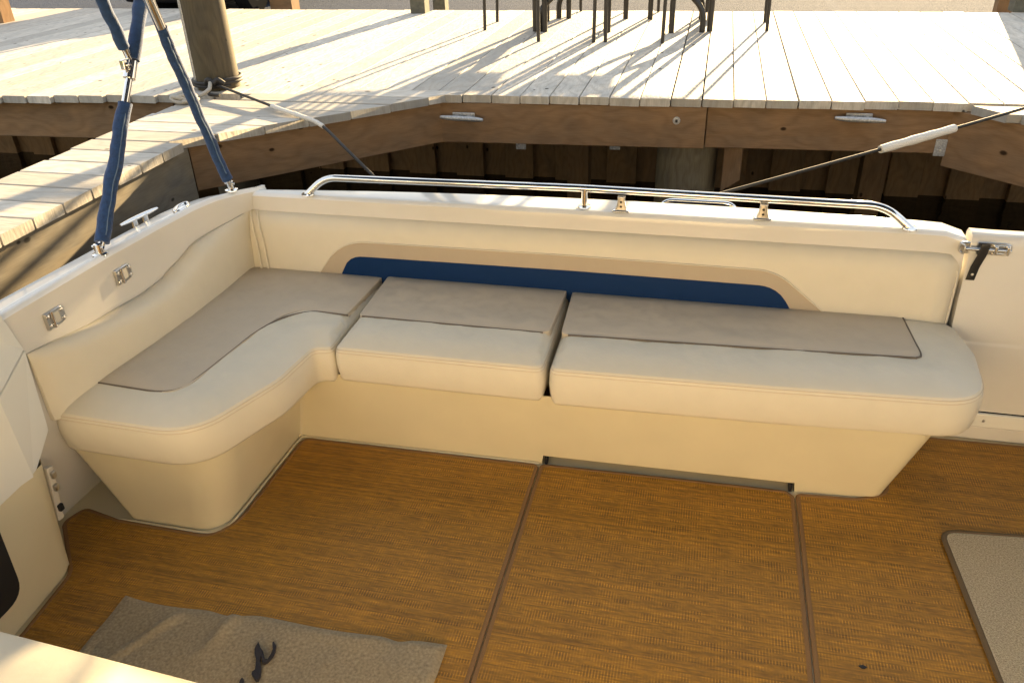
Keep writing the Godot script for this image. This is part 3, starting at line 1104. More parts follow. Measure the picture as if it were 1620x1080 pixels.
func build_fittings(t: Node3D) -> void:
	# mooring cleat on the outer edge of the gunwale
	var st := begin()
	var a := Vector3(-1.828, 0.745, -2.10)
	var b := Vector3(-1.803, 0.745, -2.265)
	tube(st, [a, a.lerp(b, 0.12), a.lerp(b, 0.3), a.lerp(b, 0.5), a.lerp(b, 0.7), a.lerp(b, 0.88), b], [0.005, 0.008, 0.010, 0.0105, 0.010, 0.008, 0.005], 12, 0.7)
	var c := part("mooring_cleat", st, M.steel, t)
	for f in [0.36, 0.64]:
		st = begin()
		var q := a.lerp(b, f)
		tube(st, [Vector3(q.x, 0.705, q.z), Vector3(q.x, 0.748, q.z)], 0.010, 12)
		part("cleat_foot", st, M.steel, c)
	# oval deck filler plate
	st = begin()
	var o := PackedVector2Array()
	for k in 28:
		var an := TAU * k / 28
		var e := Vector2(cos(an) * 0.021, sin(an) * 0.048).rotated(-0.12)
		o.append(Vector2(-1.745, -2.315) + e)
	slab(st, o, [Vector2(0, 0.722), Vector2(0, 0.734), Vector2(0.003, 0.738), Vector2(0.008, 0.7375), Vector2(0.010, 0.732)])
	part("deck_plate", st, M.steel, t)
	# two folding bracket hinges on the inner wall
	for z in [-1.945, -1.655]:
		var x := curve_at(wall_in, z) + 0.001
		var face := Transform3D(Basis(Vector3(0, 0, -1), Vector3(1, 0, 0), Vector3(0, -1, 0)), Vector3(x, 0.652, z))
		st = begin()
		slab(st, rounded([Vector2(-0.036, -0.026), Vector2(0.036, -0.026), Vector2(0.036, 0.026), Vector2(-0.036, 0.026)], [0.004, 0.018, 0.018, 0.004], 5), [Vector2(0, -0.004), Vector2(0, 0.004), Vector2(0.003, 0.006)], face)
		var h := part("wall_bracket", st, M.steel_dull, t)
		st = begin()
		slab(st, rounded([Vector2(-0.008, -0.017), Vector2(0.015, -0.017), Vector2(0.015, 0.017), Vector2(-0.008, 0.017)], 0.003, 3), [Vector2(0, 0.0055), Vector2(0.001, 0.0075)], face)
		part("bracket_window", st, M.plastic, h)
		st = begin()
		tube(st, [face * Vector3(-0.013, 0.008, -0.024), face * Vector3(-0.013, 0.008, 0.024)], 0.005, 8)
		part("hinge_pin", st, M.steel, h)
		for q in [Vector2(-0.026, -0.014), Vector2(-0.026, 0.014), Vector2(0.026, -0.013), Vector2(0.026, 0.013)]:
			st = begin()
			lathe(st, face * Vector3(q.x, 0.005, q.y), [Vector2(0.0065, 0.0), Vector2(0.006, 0.004), Vector2(0, 0.006)], 10, face.basis)
			part("screw", st, M.steel, h)

func build_bench_base(t: Node3D) -> void:
	# L-shaped moulded bench front: flares outwards from the sole up to the cushions
	var bottom := rounded([Vector2(-1.63, -1.56), Vector2(-1.315, -1.56), Vector2(-1.30, -2.062), Vector2(-0.432, -2.076), Vector2(-0.426, -2.0761), Vector2(0.366, -2.0919), Vector2(0.372, -2.092), Vector2(0.625, -2.105), Vector2(0.700, -2.47), Vector2(-1.63, -2.47)], [0.03, 0.10, 0.012, 0.0, 0.0, 0.0, 0.0, 0.05, 0.02, 0.02], 8)
	var top := rounded([Vector2(-1.80, -1.575), Vector2(-1.275, -1.575), Vector2(-1.235, -2.045), Vector2(-0.432, -2.046), Vector2(-0.426, -2.0461), Vector2(0.366, -2.0659), Vector2(0.372, -2.066), Vector2(0.735, -2.085), Vector2(0.80, -2.47), Vector2(-1.80, -2.47)], [0.03, 0.13, 0.02, 0.0, 0.0, 0.0, 0.0, 0.07, 0.02, 0.02], 8)
	var st := begin()
	var rows: Array = []
	var np := 9
	for k in np:
		var f := float(k) / (np - 1)
		var row: Array = []
		for i in bottom.size() + 1:
			var p := bottom[i % bottom.size()].lerp(top[i % top.size()], f)
			var y := f * 0.292
			# toe recess below the middle of the bench
			if k == 0 and p.x > -0.430 and p.x < 0.370 and p.y > -2.2 and p.y < -2.0:
				y = 0.036
			row.append(Vector3(p.x, y, p.y))
		rows.append(row)
	# lift the bottom edge over the recess
	skin(st, rows, -1.0)
	var b := part("bench_base", st, M.base_gel, t)
	# toe recess: a darker inset strip below a small lip
	st = begin()
	box(st, Vector3(-0.028, 0.022, -2.150), Vector3(0.82, 0.044, 0.012), 0.002, Basis(Vector3.UP, 0.0225))
	part("toe_recess", st, M.base_gel, b)
	st = begin()
	box(st, Vector3(-0.417, 0.014, -2.088), Vector3(0.010, 0.028, 0.03), 0.002)
	part("recess_stop", st, M.black, b)
	st = begin()
	box(st, Vector3(0.359, 0.014, -2.104), Vector3(0.010, 0.028, 0.03), 0.002)
	part("recess_stop", st, M.black, b)
	# cove where the base meets the sole
	st = begin()
	var cove: Array = []
	for p in [Vector2(-1.66, -1.552), Vector2(-1.37, -1.550), Vector2(-1.325, -1.565), Vector2(-1.302, -1.62), Vector2(-1.290, -2.02), Vector2(-1.275, -2.052), Vector2(-1.23, -2.056), Vector2(-0.44, -2.070)]:
		cove.append(Vector3(p.x, 0.0045, p.y))
	tube(st, smooth_path(cove, 5), 0.0045, 8, 1.0)
	part("cove_trim", st, M.base_gel, b)

func hull_facets(st: SurfaceTool, v: Array, faces: Array, centre: Vector3) -> void:
	for f in faces:
		for k in range(1, f.size() - 1):
			var a: Vector3 = v[f[0]]
			var b: Vector3 = v[f[k]]
			var c: Vector3 = v[f[k + 1]]
			var n := (b - a).cross(c - a).normalized()
			if n.dot((a + b + c) / 3.0 - centre) < 0:
				n = -n
			tri3(st, [a, b, c], [n, n, n], [Vector2(a.x, a.z), Vector2(b.x, b.z), Vector2(c.x, c.z)])

func build_side_cabinet(t: Node3D) -> void:
	# upper moulded cabinet with a chamfered aft corner
	var st := begin()
	var v := [Vector3(-1.745, 0.617, -1.525), Vector3(-1.735, 0.375, -1.495), Vector3(-1.690, 0.318, -1.360), Vector3(-1.660, 0.600, -1.33), Vector3(-1.640, 0.635, -0.55), Vector3(-1.655, 0.322, -0.55), Vector3(-1.80, 0.62, -1.525), Vector3(-1.80, 0.32, -1.495), Vector3(-1.80, 0.62, -0.55), Vector3(-1.80, 0.32, -0.55)]
	hull_facets(st, v, [[0, 1, 2, 3], [3, 2, 5, 4], [0, 3, 4, 8, 6], [0, 6, 7, 1], [1, 7, 9, 5, 2]], Vector3(-1.75, 0.47, -1.0))
	var c := part("side_cabinet", st, M.white_gel, t)
	st = begin()
	var u := [Vector3(-1.742, 0.625, -1.520), Vector3(-1.655, 0.612, -1.33), Vector3(-1.636, 0.645, -0.55), Vector3(-1.742, 0.75, -1.49), Vector3(-1.70, 0.80, -1.33), Vector3(-1.68, 0.86, -0.55), Vector3(-1.82, 0.625, -1.50), Vector3(-1.82, 0.625, -0.55), Vector3(-1.82, 0.76, -1.48), Vector3(-1.82, 0.87, -0.55)]
	hull_facets(st, u, [[0, 1, 4, 3], [1, 2, 5, 4], [3, 4, 5, 9, 8], [0, 3, 8, 6], [0, 6, 7, 2, 1]], Vector3(-1.76, 0.70, -1.0))
	part("cabinet_top", st, M.white_gel, t)
	# lower panel; a solid black slab stands for the shade in its opening
	st = begin()
	var rows: Array = []
	for k in 7:
		var f := k / 6.0
		var y := lerpf(0.0, 0.33, f)
		rows.append([Vector3(lerpf(-1.80, -1.82, f), y, lerpf(-1.37, -1.44, f)), Vector3(lerpf(-1.70, -1.72, f), y, lerpf(-1.365, -1.425, f)), Vector3(lerpf(-1.680, -1.70, f), y, lerpf(-1.350, -1.405, f)), Vector3(lerpf(-1.668, -1.69, f), y, lerpf(-1.31, -1.36, f)), Vector3(lerpf(-1.655, -1.672, f), y, -1.10), Vector3(lerpf(-1.62, -1.650, f), y, -0.50)])
	skin(st, rows, -1.0)
	var lo := part("lower_panel", st, M.base_gel, t)
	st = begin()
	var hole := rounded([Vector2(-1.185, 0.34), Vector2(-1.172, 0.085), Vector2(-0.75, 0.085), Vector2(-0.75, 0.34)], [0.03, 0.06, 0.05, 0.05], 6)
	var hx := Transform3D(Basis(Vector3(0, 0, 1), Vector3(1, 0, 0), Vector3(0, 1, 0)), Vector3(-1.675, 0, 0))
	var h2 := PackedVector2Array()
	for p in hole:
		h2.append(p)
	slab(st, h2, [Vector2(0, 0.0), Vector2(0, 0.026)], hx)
	part("opening_shade", st, M.void_black, lo)
	# plastic catch strip on the corner of the lower panel
	st = begin()
	box(st, Vector3(-1.712, 0.215, -1.415), Vector3(0.020, 0.17, 0.022), 0.003, Basis(Vector3.RIGHT, -0.16))
	var s := part("catch_strip", st, M.plastic, lo)
	for y in [0.17, 0.235, 0.275]:
		st = begin()
		box(st, Vector3(-1.702, y, -1.415 - (y - 0.215) * 0.16 - 0.002), Vector3(0.018, 0.022, 0.016), 0.003)
		part("catch", st, M.steel_dull if y > 0.2 else M.void_black, s)

func build_forward(t: Node3D) -> void:
	# cabin bulkhead and windscreen behind the camera; they throw the low sun back on the bench
	var st := begin()
	box(st, Vector3(-0.17, 0.62, 0.72), Vector3(3.10, 1.24, 0.08), 0.02)
	part("cabin_bulkhead", st, M.gelcoat, t)
	st = begin()
	flat_quad(st, Vector3(-1.7, 1.24, 0.72), Vector3(1.36, 1.24, 0.72), Vector3(1.25, 1.70, 1.15), Vector3(-1.6, 1.70, 1.15), Vector3(0, 0.5, -1))
	part("windscreen", st, M.glass, t)
	# companion bench in the left foreground: a low padded seat that the sun reaches over the transom
	var s := thing("companion_seat", "padded cream companion seat at the cockpit's forward edge, in full sun", "seat", Vector3(-1.0, 0, -0.3))
	st = begin()
	var so := dense(rounded([Vector2(-1.60, -0.818), Vector2(-0.655, -0.768), Vector2(-0.655, -0.10), Vector2(-1.60, -0.10)], [0.03, 0.10, 0.05, 0.03], 7), 0.06)
	slab(st, so, [Vector2(0.010, 0.37), Vector2(0.0, 0.385), Vector2(-0.004, 0.43), Vector2(0.0, 0.475), Vector2(0.006, 0.486), Vector2(0.010, 0.490)], Transform3D.IDENTITY, true, 1.0, false)
	padded_top(st, inset(so, 0.010), 0.490, 0.022, 0.12, 0.004)
	part("seat_pad", st, M.cream, s)
	st = begin()
	box(st, Vector3(-1.25, 0.19, -0.38), Vector3(0.50, 0.372, 0.40), 0.03)
	part("seat_base", st, M.gelcoat, s)

# ---------------------------------------------------------------- cushions
func cushion(t: Node3D, o: PackedVector2Array, y0: float, y1: float, front: Array) -> MeshInstance3D:
	var st := begin()
	var prof: Array = [Vector2(0.018, y0), Vector2(0.007, y0 + 0.004), Vector2(0.001, y0 + 0.014), Vector2(-0.003, y0 + 0.04), Vector2(-0.006, (y0 + y1) / 2), Vector2(-0.004, y1 - 0.035), Vector2(-0.001, y1 - 0.022), Vector2(0.002, y1 - 0.014), Vector2(0.003, y1 - 0.012), Vector2(0.007, y1 - 0.007)]
	slab(st, o, prof, Transform3D.IDENTITY, false, 1.0, false)
	padded_top(st, inset(o, 0.007), y1 - 0.007, 0.027, 0.15, 0.004, front)
	var cover := part("cushion_cover", st, M.cream, t)
	for row in 2:
		st = begin()
		var p: Array = []
		for q in inset(o, 0.0018 if row == 0 else -0.0012):
			p.append(Vector3(q.x, y1 - 0.0145 - 0.009 * row, q.y))
		tube(st, p, 0.0014, 6, 1.0, true)
		part("stitching", st, M.thread, cover)
	return cover

func insert_pad(st: SurfaceTool, ins: PackedVector2Array, top: float) -> void:
	var o := dense(ins, 0.05)
	slab(st, o, [Vector2(0.0, top - 0.01), Vector2(0.0, top + 0.019), Vector2(0.001, top + 0.0215)], Transform3D.IDENTITY, false, 1.0, false)
	padded_top(st, inset(o, 0.001), top + 0.0215, 0.006, 0.06, 0.005)

func build_cushions() -> void:
	var top := 0.406
	var bot := 0.285
	# --- corner cushion
	var t := thing("seat_cushion", "L-shaped corner seat cushion with curved grey insert", "cushion", Vector3(-1.45, bot, -2.0), "bench seat cushions")
	var o := dense(rounded([Vector2(-1.765, -1.540), Vector2(-1.30, -1.528), Vector2(-1.185, -1.83), Vector2(-1.165, -2.02), Vector2(-1.108, -2.028), Vector2(-1.104, -2.53), Vector2(-1.70, -2.53), Vector2(-1.70, -1.9)], [0.04, 0.17, 0.3, 0.05, 0.02, 0.01, 0.03, 0.1], 9), 0.06)
	cushion(t, o, bot - 0.02, top, [Vector2(-1.80, -1.537), Vector2(-1.55, -1.531), Vector2(-1.40, -1.530), Vector2(-1.315, -1.56), Vector2(-1.262, -1.64), Vector2(-1.225, -1.75), Vector2(-1.195, -1.86), Vector2(-1.178, -1.97), Vector2(-1.150, -2.026), Vector2(-1.05, -2.026)])
	var st := begin()
	var ins := rounded([Vector2(-1.700, -1.675), Vector2(-1.56, -1.668), Vector2(-1.415, -1.66), Vector2(-1.375, -2.02), Vector2(-1.33, -2.215), Vector2(-1.125, -2.205), Vector2(-1.113, -2.51), Vector2(-1.66, -2.51)], [0.02, 0.1, 0.10, 0.12, 0.13, 0.02, 0.01, 0.02], 9)
	insert_pad(st, ins, top)
	var si := part("seat_insert", st, M.taupe, t)
	st = begin()
	tube(st, smooth_path([Vector3(-1.69, top + 0.0200, -1.673), Vector3(-1.60, top + 0.0200, -1.668), Vector3(-1.49, top + 0.0200, -1.664), Vector3(-1.43, top + 0.0200, -1.69), Vector3(-1.408, top + 0.0200, -1.77), Vector3(-1.39, top + 0.0200, -1.92), Vector3(-1.372, top + 0.0200, -2.05), Vector3(-1.330, top + 0.0200, -2.15), Vector3(-1.26, top + 0.0200, -2.205), Vector3(-1.18, top + 0.0200, -2.208), Vector3(-1.12, top + 0.0200, -2.203)], 6), 0.0028, 8)
	part("piping", st, M.welt_dark, si)
	# --- middle cushion
	t = thing("seat_cushion", "short straight seat cushion between the corner and long cushions", "cushion", Vector3(-0.75, bot, -2.28), "bench seat cushions")
	o = dense(rounded([Vector2(-1.096, -2.028), Vector2(-0.418, -2.030), Vector2(-0.416, -2.53), Vector2(-1.096, -2.53)], [0.022, 0.03, 0.01, 0.01], 5), 0.06)
	cushion(t, o, bot - 0.012, top + 0.004, [Vector2(-1.2, -2.024), Vector2(-0.35, -2.028)])
	top += 0.004
	st = begin()
	ins = rounded([Vector2(-1.080, -2.200), Vector2(-0.428, -2.198), Vector2(-0.424, -2.512), Vector2(-1.090, -2.512)], [0.02, 0.03, 0.01, 0.01], 5)
	insert_pad(st, ins, top)
	si = part("seat_insert", st, M.taupe, t)
	st = begin()
	tube(st, smooth_path([Vector3(-1.066, top + 0.0200, -2.1995), Vector3(-0.75, top + 0.0200, -2.1975), Vector3(-0.448, top + 0.0200, -2.198)], 5), 0.003, 8)
	part("piping", st, M.welt_dark, si)
	top -= 0.004
	# --- long cushion with the rounded free end
	t = thing("seat_cushion", "long seat cushion with a rounded free end by the door", "cushion", Vector3(0.2, bot, -2.28), "bench seat cushions")
	o = dense(rounded([Vector2(-0.396, -2.034), Vector2(0.25, -2.056), Vector2(0.835, -2.088), Vector2(0.860, -2.36), Vector2(0.835, -2.53), Vector2(-0.400, -2.53)], [0.03, 0.4, 0.15, 0.2, 0.03, 0.01], 10), 0.06)
	cushion(t, o, bot - 0.022, top, [Vector2(-0.5, -2.030), Vector2(0.0, -2.043), Vector2(0.3, -2.056), Vector2(0.6, -2.0715), Vector2(0.70, -2.079), Vector2(0.775, -2.105), Vector2(0.825, -2.165), Vector2(0.848, -2.26), Vector2(0.850, -2.36), Vector2(0.835, -2.6)])
	st = begin()
	ins = rounded([Vector2(-0.392, -2.202), Vector2(0.20, -2.228), Vector2(0.690, -2.255), Vector2(0.672, -2.512), Vector2(-0.404, -2.512)], [0.03, 0.0, 0.035, 0.02, 0.01], 6)
	insert_pad(st, ins, top)
	si = part("seat_insert", st, M.taupe, t)
	st = begin()
	tube(st, smooth_path([Vector3(-0.368, top + 0.0200, -2.203), Vector3(0.20, top + 0.0200, -2.227), Vector3(0.62, top + 0.0200, -2.2505), Vector3(0.668, top + 0.0200, -2.2555), Vector3(0.684, top + 0.0200, -2.278), Vector3(0.680, top + 0.0200, -2.36), Vector3(0.672, top + 0.0200, -2.51)], 6), 0.0035, 8)
	part("piping", st, M.welt_dark, si)
	# --- transom backrest
	var up := Transform3D(Basis(Vector3(1, 0, 0), Vector3(0, 0, 1), Vector3(0, -1, 0)), Vector3.ZERO)
	t = thing("backrest_cushion", "long cream backrest along the transom with blue and tan band", "cushion", Vector3(-0.4, 0.40, -2.54))
	st = begin()
	var rows: Array = []
	for i in 61:
		var f := i / 60.0
		var x := lerpf(-1.63, 0.822, f)
		var e := pow(maxf(0.0, (x - 0.755) / 0.067), 2.5)
		var row: Array = []
		for p in [Vector2(-2.500, 0.385), Vector2(-2.503, 0.42), Vector2(-2.508, 0.46), Vector2(-2.512, 0.50), Vector2(-2.516, 0.545), Vector2(-2.521, 0.58), Vector2(-2.528, 0.603), Vector2(-2.539, 0.622), Vector2(-2.553, 0.634), Vector2(-2.572, 0.639)]:
			row.append(Vector3(x, p.y - (e * 0.045 if p.y > 0.5 else 0.0) - 0.004 * sin(f * PI) * 0.0, lerpf(p.x, -2.566, e * 0.9)))
		rows.append(row)
	skin(st, rows, 1.0)
	var bk := part("back_pad", st, M.cream, t)
	# band shapes stand 2 and 4 mm proud, following the pad
	var tan_o := rounded([Vector2(-1.385, 0.395), Vector2(-1.262, 0.556), Vector2(-0.425, 0.560), Vector2(0.262, 0.556), Vector2(0.47, 0.395)], [0.0, 0.20, 0.0, 0.18, 0.0], 14)
	var blue_o := rounded([Vector2(-1.285, 0.395), Vector2(-1.240, 0.500), Vector2(-0.425, 0.505), Vector2(0.275, 0.502), Vector2(0.345, 0.395)], [0.0, 0.13, 0.0, 0.12, 0.0], 14)
	band("tan_band", tan_o, 0.0020, M.tan_band, t)
	band("blue_band", blue_o, 0.0045, M.navy, t)
	st = begin()
	var line: Array = []
	for p in tan_o:
		line.append(Vector3(p.x, p.y, pad_z(p.y) + 0.0025))
	tube(st, line.slice(0, line.size()), 0.0024, 6)
	part("piping", st, M.cream, bk)
	st = begin()
	tube(st, smooth_path([Vector3(0.802, 0.42, -2.510), Vector3(0.803, 0.50, -2.519), Vector3(0.805, 0.56, -2.528), Vector3(0.803, 0.588, -2.538)], 5), 0.0022, 6)
	part("piping", st, M.cream, bk)
	# --- side backrest on the port wall
	t = thing("backrest_cushion", "side backrest with a wavy top edge on the port wall", "cushion", Vector3(-1.70, 0.40, -2.0))
	var yt := [Vector2(-2.58, 0.640), Vector2(-2.40, 0.632), Vector2(-2.27, 0.622), Vector2(-2.17, 0.590), Vector2(-2.08, 0.566), Vector2(-1.98, 0.560), Vector2(-1.80, 0.570), Vector2(-1.53, 0.604)]
	var xb := [Vector2(-2.58, -1.625), Vector2(-2.46, -1.634), Vector2(-2.26, -1.634), Vector2(-2.07, -1.642), Vector2(-1.91, -1.658), Vector2(-1.67, -1.690), Vector2(-1.53, -1.722)]
	st = begin()
	rows = []
	for i in 53:
		var z := lerpf(-2.575, -1.528, i / 52.0)
		var y := curve_at(yt, z)
		var x0 := curve_at(xb, z)
		var xw := curve_at(wall_in, z) + 0.001
		var e := pow(maxf(0.0, (z + 1.56) / 0.032), 2.0)
		x0 = lerpf(x0, xw + 0.004, e * 0.7)
		var dx := x0 - xw
		rows.append([Vector3(x0 + 0.004, 0.385, z), Vector3(x0, 0.42, z), Vector3(x0 - dx * 0.02, lerpf(0.42, y, 0.3), z), Vector3(x0 - dx * 0.06, lerpf(0.42, y, 0.55), z), Vector3(x0 - dx * 0.13, lerpf(0.42, y, 0.74), z), Vector3(x0 - dx * 0.26, lerpf(0.42, y, 0.87), z), Vector3(x0 - dx * 0.48, lerpf(0.42, y, 0.955), z), Vector3(x0 - dx * 0.75, y - 0.001, z), Vector3(xw + 0.003, y, z), Vector3(xw, y - 0.006, z)])
	skin(st, rows, 1.0)
	var last: Array = rows[52]
	for k in range(0, last.size() - 2):
		tri3(st, [Vector3(-1.75, 0.385, -1.528), last[k], last[k + 1]], [Vector3(0, 0, 1), Vector3(0, 0, 1), Vector3(0, 0, 1)], [Vector2.ZERO, Vector2.RIGHT, Vector2.ONE])
	var sb := part("back_pad", st, M.cream, t)
	for k in 2:
		st = begin()
		var dx := 0.028 * k
		tube(st, smooth_path([Vector3(-1.598 + dx, 0.425, -2.4985), Vector3(-1.604 + dx, 0.52, -2.508), Vector3(-1.612 + dx, 0.58, -2.516), Vector3(-1.622 + dx, 0.618, -2.533), Vector3(-1.632 + dx, 0.638, -2.556)], 5), 0.0050, 8)
		part("piping", st, M.cream, sb)

func pad_z(y: float) -> float:
	var tab := [Vector2(0.385, -2.500), Vector2(0.42, -2.503), Vector2(0.46, -2.508), Vector2(0.50, -2.512), Vector2(0.545, -2.516), Vector2(0.58, -2.521)]
	for i in tab.size() - 1:
		if y <= tab[i + 1].x:
			return lerpf(tab[i].y, tab[i + 1].y, (y - tab[i].x) / (tab[i + 1].x - tab[i].x))
	return -2.521

func band(called: String, o: PackedVector2Array, lift: float, m: Material, t: Node3D) -> void:
	# upright strips from the seat up to the outline's top edge
	var xs: Array = []
	var x0: float = o[0].x
	var x1: float = o[o.size() - 1].x
	var rows: Array = []
	var n := 90
	for i in n + 1:
		var x := lerpf(x0 + 0.001, x1 - 0.001, i / float(n))
		var y := 0.395
		for k in o.size() - 1:
			if x >= o[k].x and x <= o[k + 1].x and o[k + 1].x > o[k].x:
				y = lerpf(o[k].y, o[k + 1].y, (x - o[k].x) / (o[k + 1].x - o[k].x))
		var row: Array = []
		for k in 6:
			var yy := lerpf(0.39, y, k / 5.0)
			row.append(Vector3(x, yy, pad_z(yy) + lift))
		row.append(Vector3(x, y + 0.001, pad_z(y) + lift * 0.4))
		row.append(Vector3(x, y + 0.001, pad_z(y) - 0.003))
		rows.append(row)
	var st := begin()
	skin(st, rows, 1.0)
	part(called, st, m, t)

# ---------------------------------------------------------------- floor coverings
func mat_piece(t: Node3D, o: PackedVector2Array, y0: float, y1: float, m: Material, bind: Material, uvs: float) -> void:
	var st := begin()
	slab(st, o, [Vector2(0.004, y0), Vector2(0.002, y1 - 0.001), Vector2(0.004, y1)], Transform3D.IDENTITY, true, uvs)
	part("mat_panel", st, m, t)
	st = begin()
	var ns := outline_normals(o)
	var p: Array = []
	for i in o.size():
		var q := o[i] - ns[i] * 0.005
		p.append(Vector3(q.x, y1 - 0.0022, q.y))
	tube(st, p, 0.0075, 8, 0.55, true)
	part("edge_binding", st, bind, t)

func wavy(o: PackedVector2Array, amp: float, seed_: int) -> PackedVector2Array:
	var n := FastNoiseLite.new()
	n.seed = seed_
	n.frequency = 3.0
	var ns := outline_normals(o)
	var out := PackedVector2Array()
	for i in o.size():
		out.append(o[i] + ns[i] * n.get_noise_2d(o[i].x, o[i].y) * amp)
	return out

func build_mats() -> void:
	var g := "woven floor mats"
	var t := thing("floor_mat", "woven golden brown floor mat under the towel and corner bench", "mat", Vector3(-1.0, 0, -1.2), g)
	var o := dense(rounded([Vector2(-0.4395, -2.058), Vector2(-1.278, -2.046), Vector2(-1.290, -1.62), Vector2(-1.335, -1.540), Vector2(-1.66, -1.546), Vector2(-1.80, -1.575), Vector2(-1.825, -1.50), Vector2(-1.655, -1.32), Vector2(-1.635, -1.12), Vector2(-1.61, -0.4), Vector2(-1.61, 0.66), Vector2(-0.4415, 0.66)], [0.02, 0.035, 0.12, 0.08, 0.05, 0.03, 0.04, 0.08, 0.1, 0.05, 0.02, 0.02], 6), 0.05)
	mat_piece(t, wavy(o, 0.0015, 3), 0.0015, 0.0075, M.weave, M.binding, 1.0)
	t = thing("floor_mat", "woven golden brown floor mat between the two floor seams", "mat", Vector3(0, 0, -1.0), g)
	o = dense(rounded([Vector2(-0.4325, -2.060), Vector2(-0.40, -2.066), Vector2(0.0, -2.076), Vector2(0.345, -2.082), Vector2(0.3680, -2.06), Vector2(0.3680, 0.66), Vector2(-0.4345, 0.66)], [0.012, 0.02, 0.0, 0.02, 0.02, 0.02, 0.02], 5), 0.05)
	mat_piece(t, wavy(o, 0.0015, 5), 0.0015, 0.0075, M.weave, M.binding, 1.0)
	t = thing("floor_mat", "woven golden brown floor mat lying before the transom door", "mat", Vector3(0.9, 0, -1.2), g)
	o = dense(rounded([Vector2(0.3755, -2.076), Vector2(0.55, -2.088), Vector2(0.640, -2.125), Vector2(0.715, -2.455), Vector2(1.395, -2.470), Vector2(1.42, 0.66), Vector2(0.3750, 0.66)], [0.02, 0.05, 0.06, 0.03, 0.02, 0.02, 0.02], 6), 0.05)
	mat_piece(t, wavy(o, 0.0015, 8), 0.0015, 0.0075, M.weave, M.binding, 1.0)
	# carpet runner
	t = thing("carpet_mat", "grey beige carpet mat with dark bound edge on woven mat", "mat", Vector3(1.05, 0.008, -1.3))
	o = dense(rounded([Vector2(0.770, -1.978), Vector2(1.36, -2.035), Vector2(1.36, 0.2), Vector2(0.83, 0.2), Vector2(0.805, -1.3)], [0.045, 0.04, 0.03, 0.03, 0.1], 6), 0.04)
	var st := begin()
	slab(st, o, [Vector2(0.003, 0.0078), Vector2(0.0, 0.012), Vector2(0.003, 0.0165), Vector2(0.010, 0.018)])
	part("carpet_pile", st, M.carpet, t)
	st = begin()
	var p: Array = []
	for q in o:
		p.append(Vector3(q.x, 0.0135, q.y))
	tube(st, p, 0.0085, 8, 0.65, true)
	part("edge_binding", st, M.binding_dark, t)
	build_towel()
	# a dark crumb of leaf on the right mat
	st = begin()
	slab(st, PackedVector2Array([Vector2(0.478, -1.452), Vector2(0.490, -1.457), Vector2(0.500, -1.452), Vector2(0.493, -1.446), Vector2(0.487, -1.445)]), [Vector2(0, 0.0076), Vector2(0.001, 0.0095)])
	var lf := part("leaf_scrap", st, M.void_black, self)
	lf.set_meta("label", "tiny dark leaf scrap lying on the mat before the door")
	lf.set_meta("category", "leaf")

func build_towel() -> void:
	var t := thing("towel", "taupe terry towel with dark script mark on the floor mat", "towel", Vector3(-0.98, 0.008, -1.0))
	var st := begin()
	var n := FastNoiseLite.new()
	n.seed = 77
	n.frequency = 1.0
	n.fractal_octaves = 3
	var nx := 96
	var nz := 60
	var rows: Array = []
	var rows_low: Array = []
	for i in nz + 1:
		var fz := float(i) / nz
		var row: Array = []
		var low: Array = []
		for j in nx + 1:
			var fx := float(j) / nx
			var x := lerpf(-1.440, -0.520, fx)
			var zb := -1.278 + 0.012 * sin(fx * 11.0) * (1.0 - fx) + 0.010 * exp(-pow((x + 0.645) / 0.03, 2.0)) - 0.024 * fx * fx + 0.014 * exp(-pow((x + 1.12) / 0.05, 2.0))
			var z := lerpf(zb, -0.62, fz)
			x += 0.012 * fz * (0.5 - fx) + n.get_noise_2d(z * 4.0, fx * 1.0) * 0.006
			var y := 0.0185 + n.get_noise_2d(x * 3.0, z * 3.0) * 0.007 + n.get_noise_2d(x * 14.0 + 5.0, z * 14.0) * 0.0022
			# creases: raised soft folds
			var c1 := x + 1.275 + (z + 1.2) * 0.55
			y += 0.012 * exp(-pow(c1 / 0.013, 2.0)) * smoothstep(-1.27, -1.22, z)
			var c2 := x + 1.10 + (z + 1.25) * 0.15
			y += 0.016 * exp(-pow(c2 / 0.020, 2.0)) * (1.0 - smoothstep(-1.25, -1.10, z))
			var c3 := x + 0.638 - (z + 1.25) * 0.05
			y += 0.006 * exp(-pow(c3 / 0.010, 2.0))
			y += 0.010 * smoothstep(-0.640, -0.610, x)
			var edge := minf(minf(fx, 1.0 - fx) * 60.0, minf(fz, 1.0 - fz) * 45.0)
			y = lerpf(0.012, maxf(y, 0.012), sqrt(clampf(edge, 0, 1)))
			row.append(Vector3(x, y, z))
			low.append(Vector3(x, 0.0079, z))
		rows.append(row)
		rows_low.append(low)
	skin(st, rows, 1.0)
	# hem down to the mat
	for k in nx:
		flat_quad(st, rows[0][k], rows[0][k + 1], rows_low[0][k + 1], rows_low[0][k], Vector3(0, 0, -1))
		flat_quad(st, rows[nz][k], rows[nz][k + 1], rows_low[nz][k + 1], rows_low[nz][k], Vector3(0, 0, 1))
	for i in nz:
		flat_quad(st, rows[i][0], rows[i + 1][0], rows_low[i + 1][0], rows_low[i][0], Vector3(-1, 0, 0))
		flat_quad(st, rows[i][nx], rows[i + 1][nx], rows_low[i + 1][nx], rows_low[i][nx], Vector3(1, 0, 0))
	var cl := part("terry_cloth", st, M.terry, t)
	for s in TOWEL_MARK:
		st = begin()
		var poly := PackedVector2Array()
		for q in s:
			poly.append(q)
		slab(st, poly, [Vector2(0, 0.014), Vector2(0, 0.0285), Vector2(0.0008, 0.0293)])
		part("embroidered_mark", st, M.ink, cl)

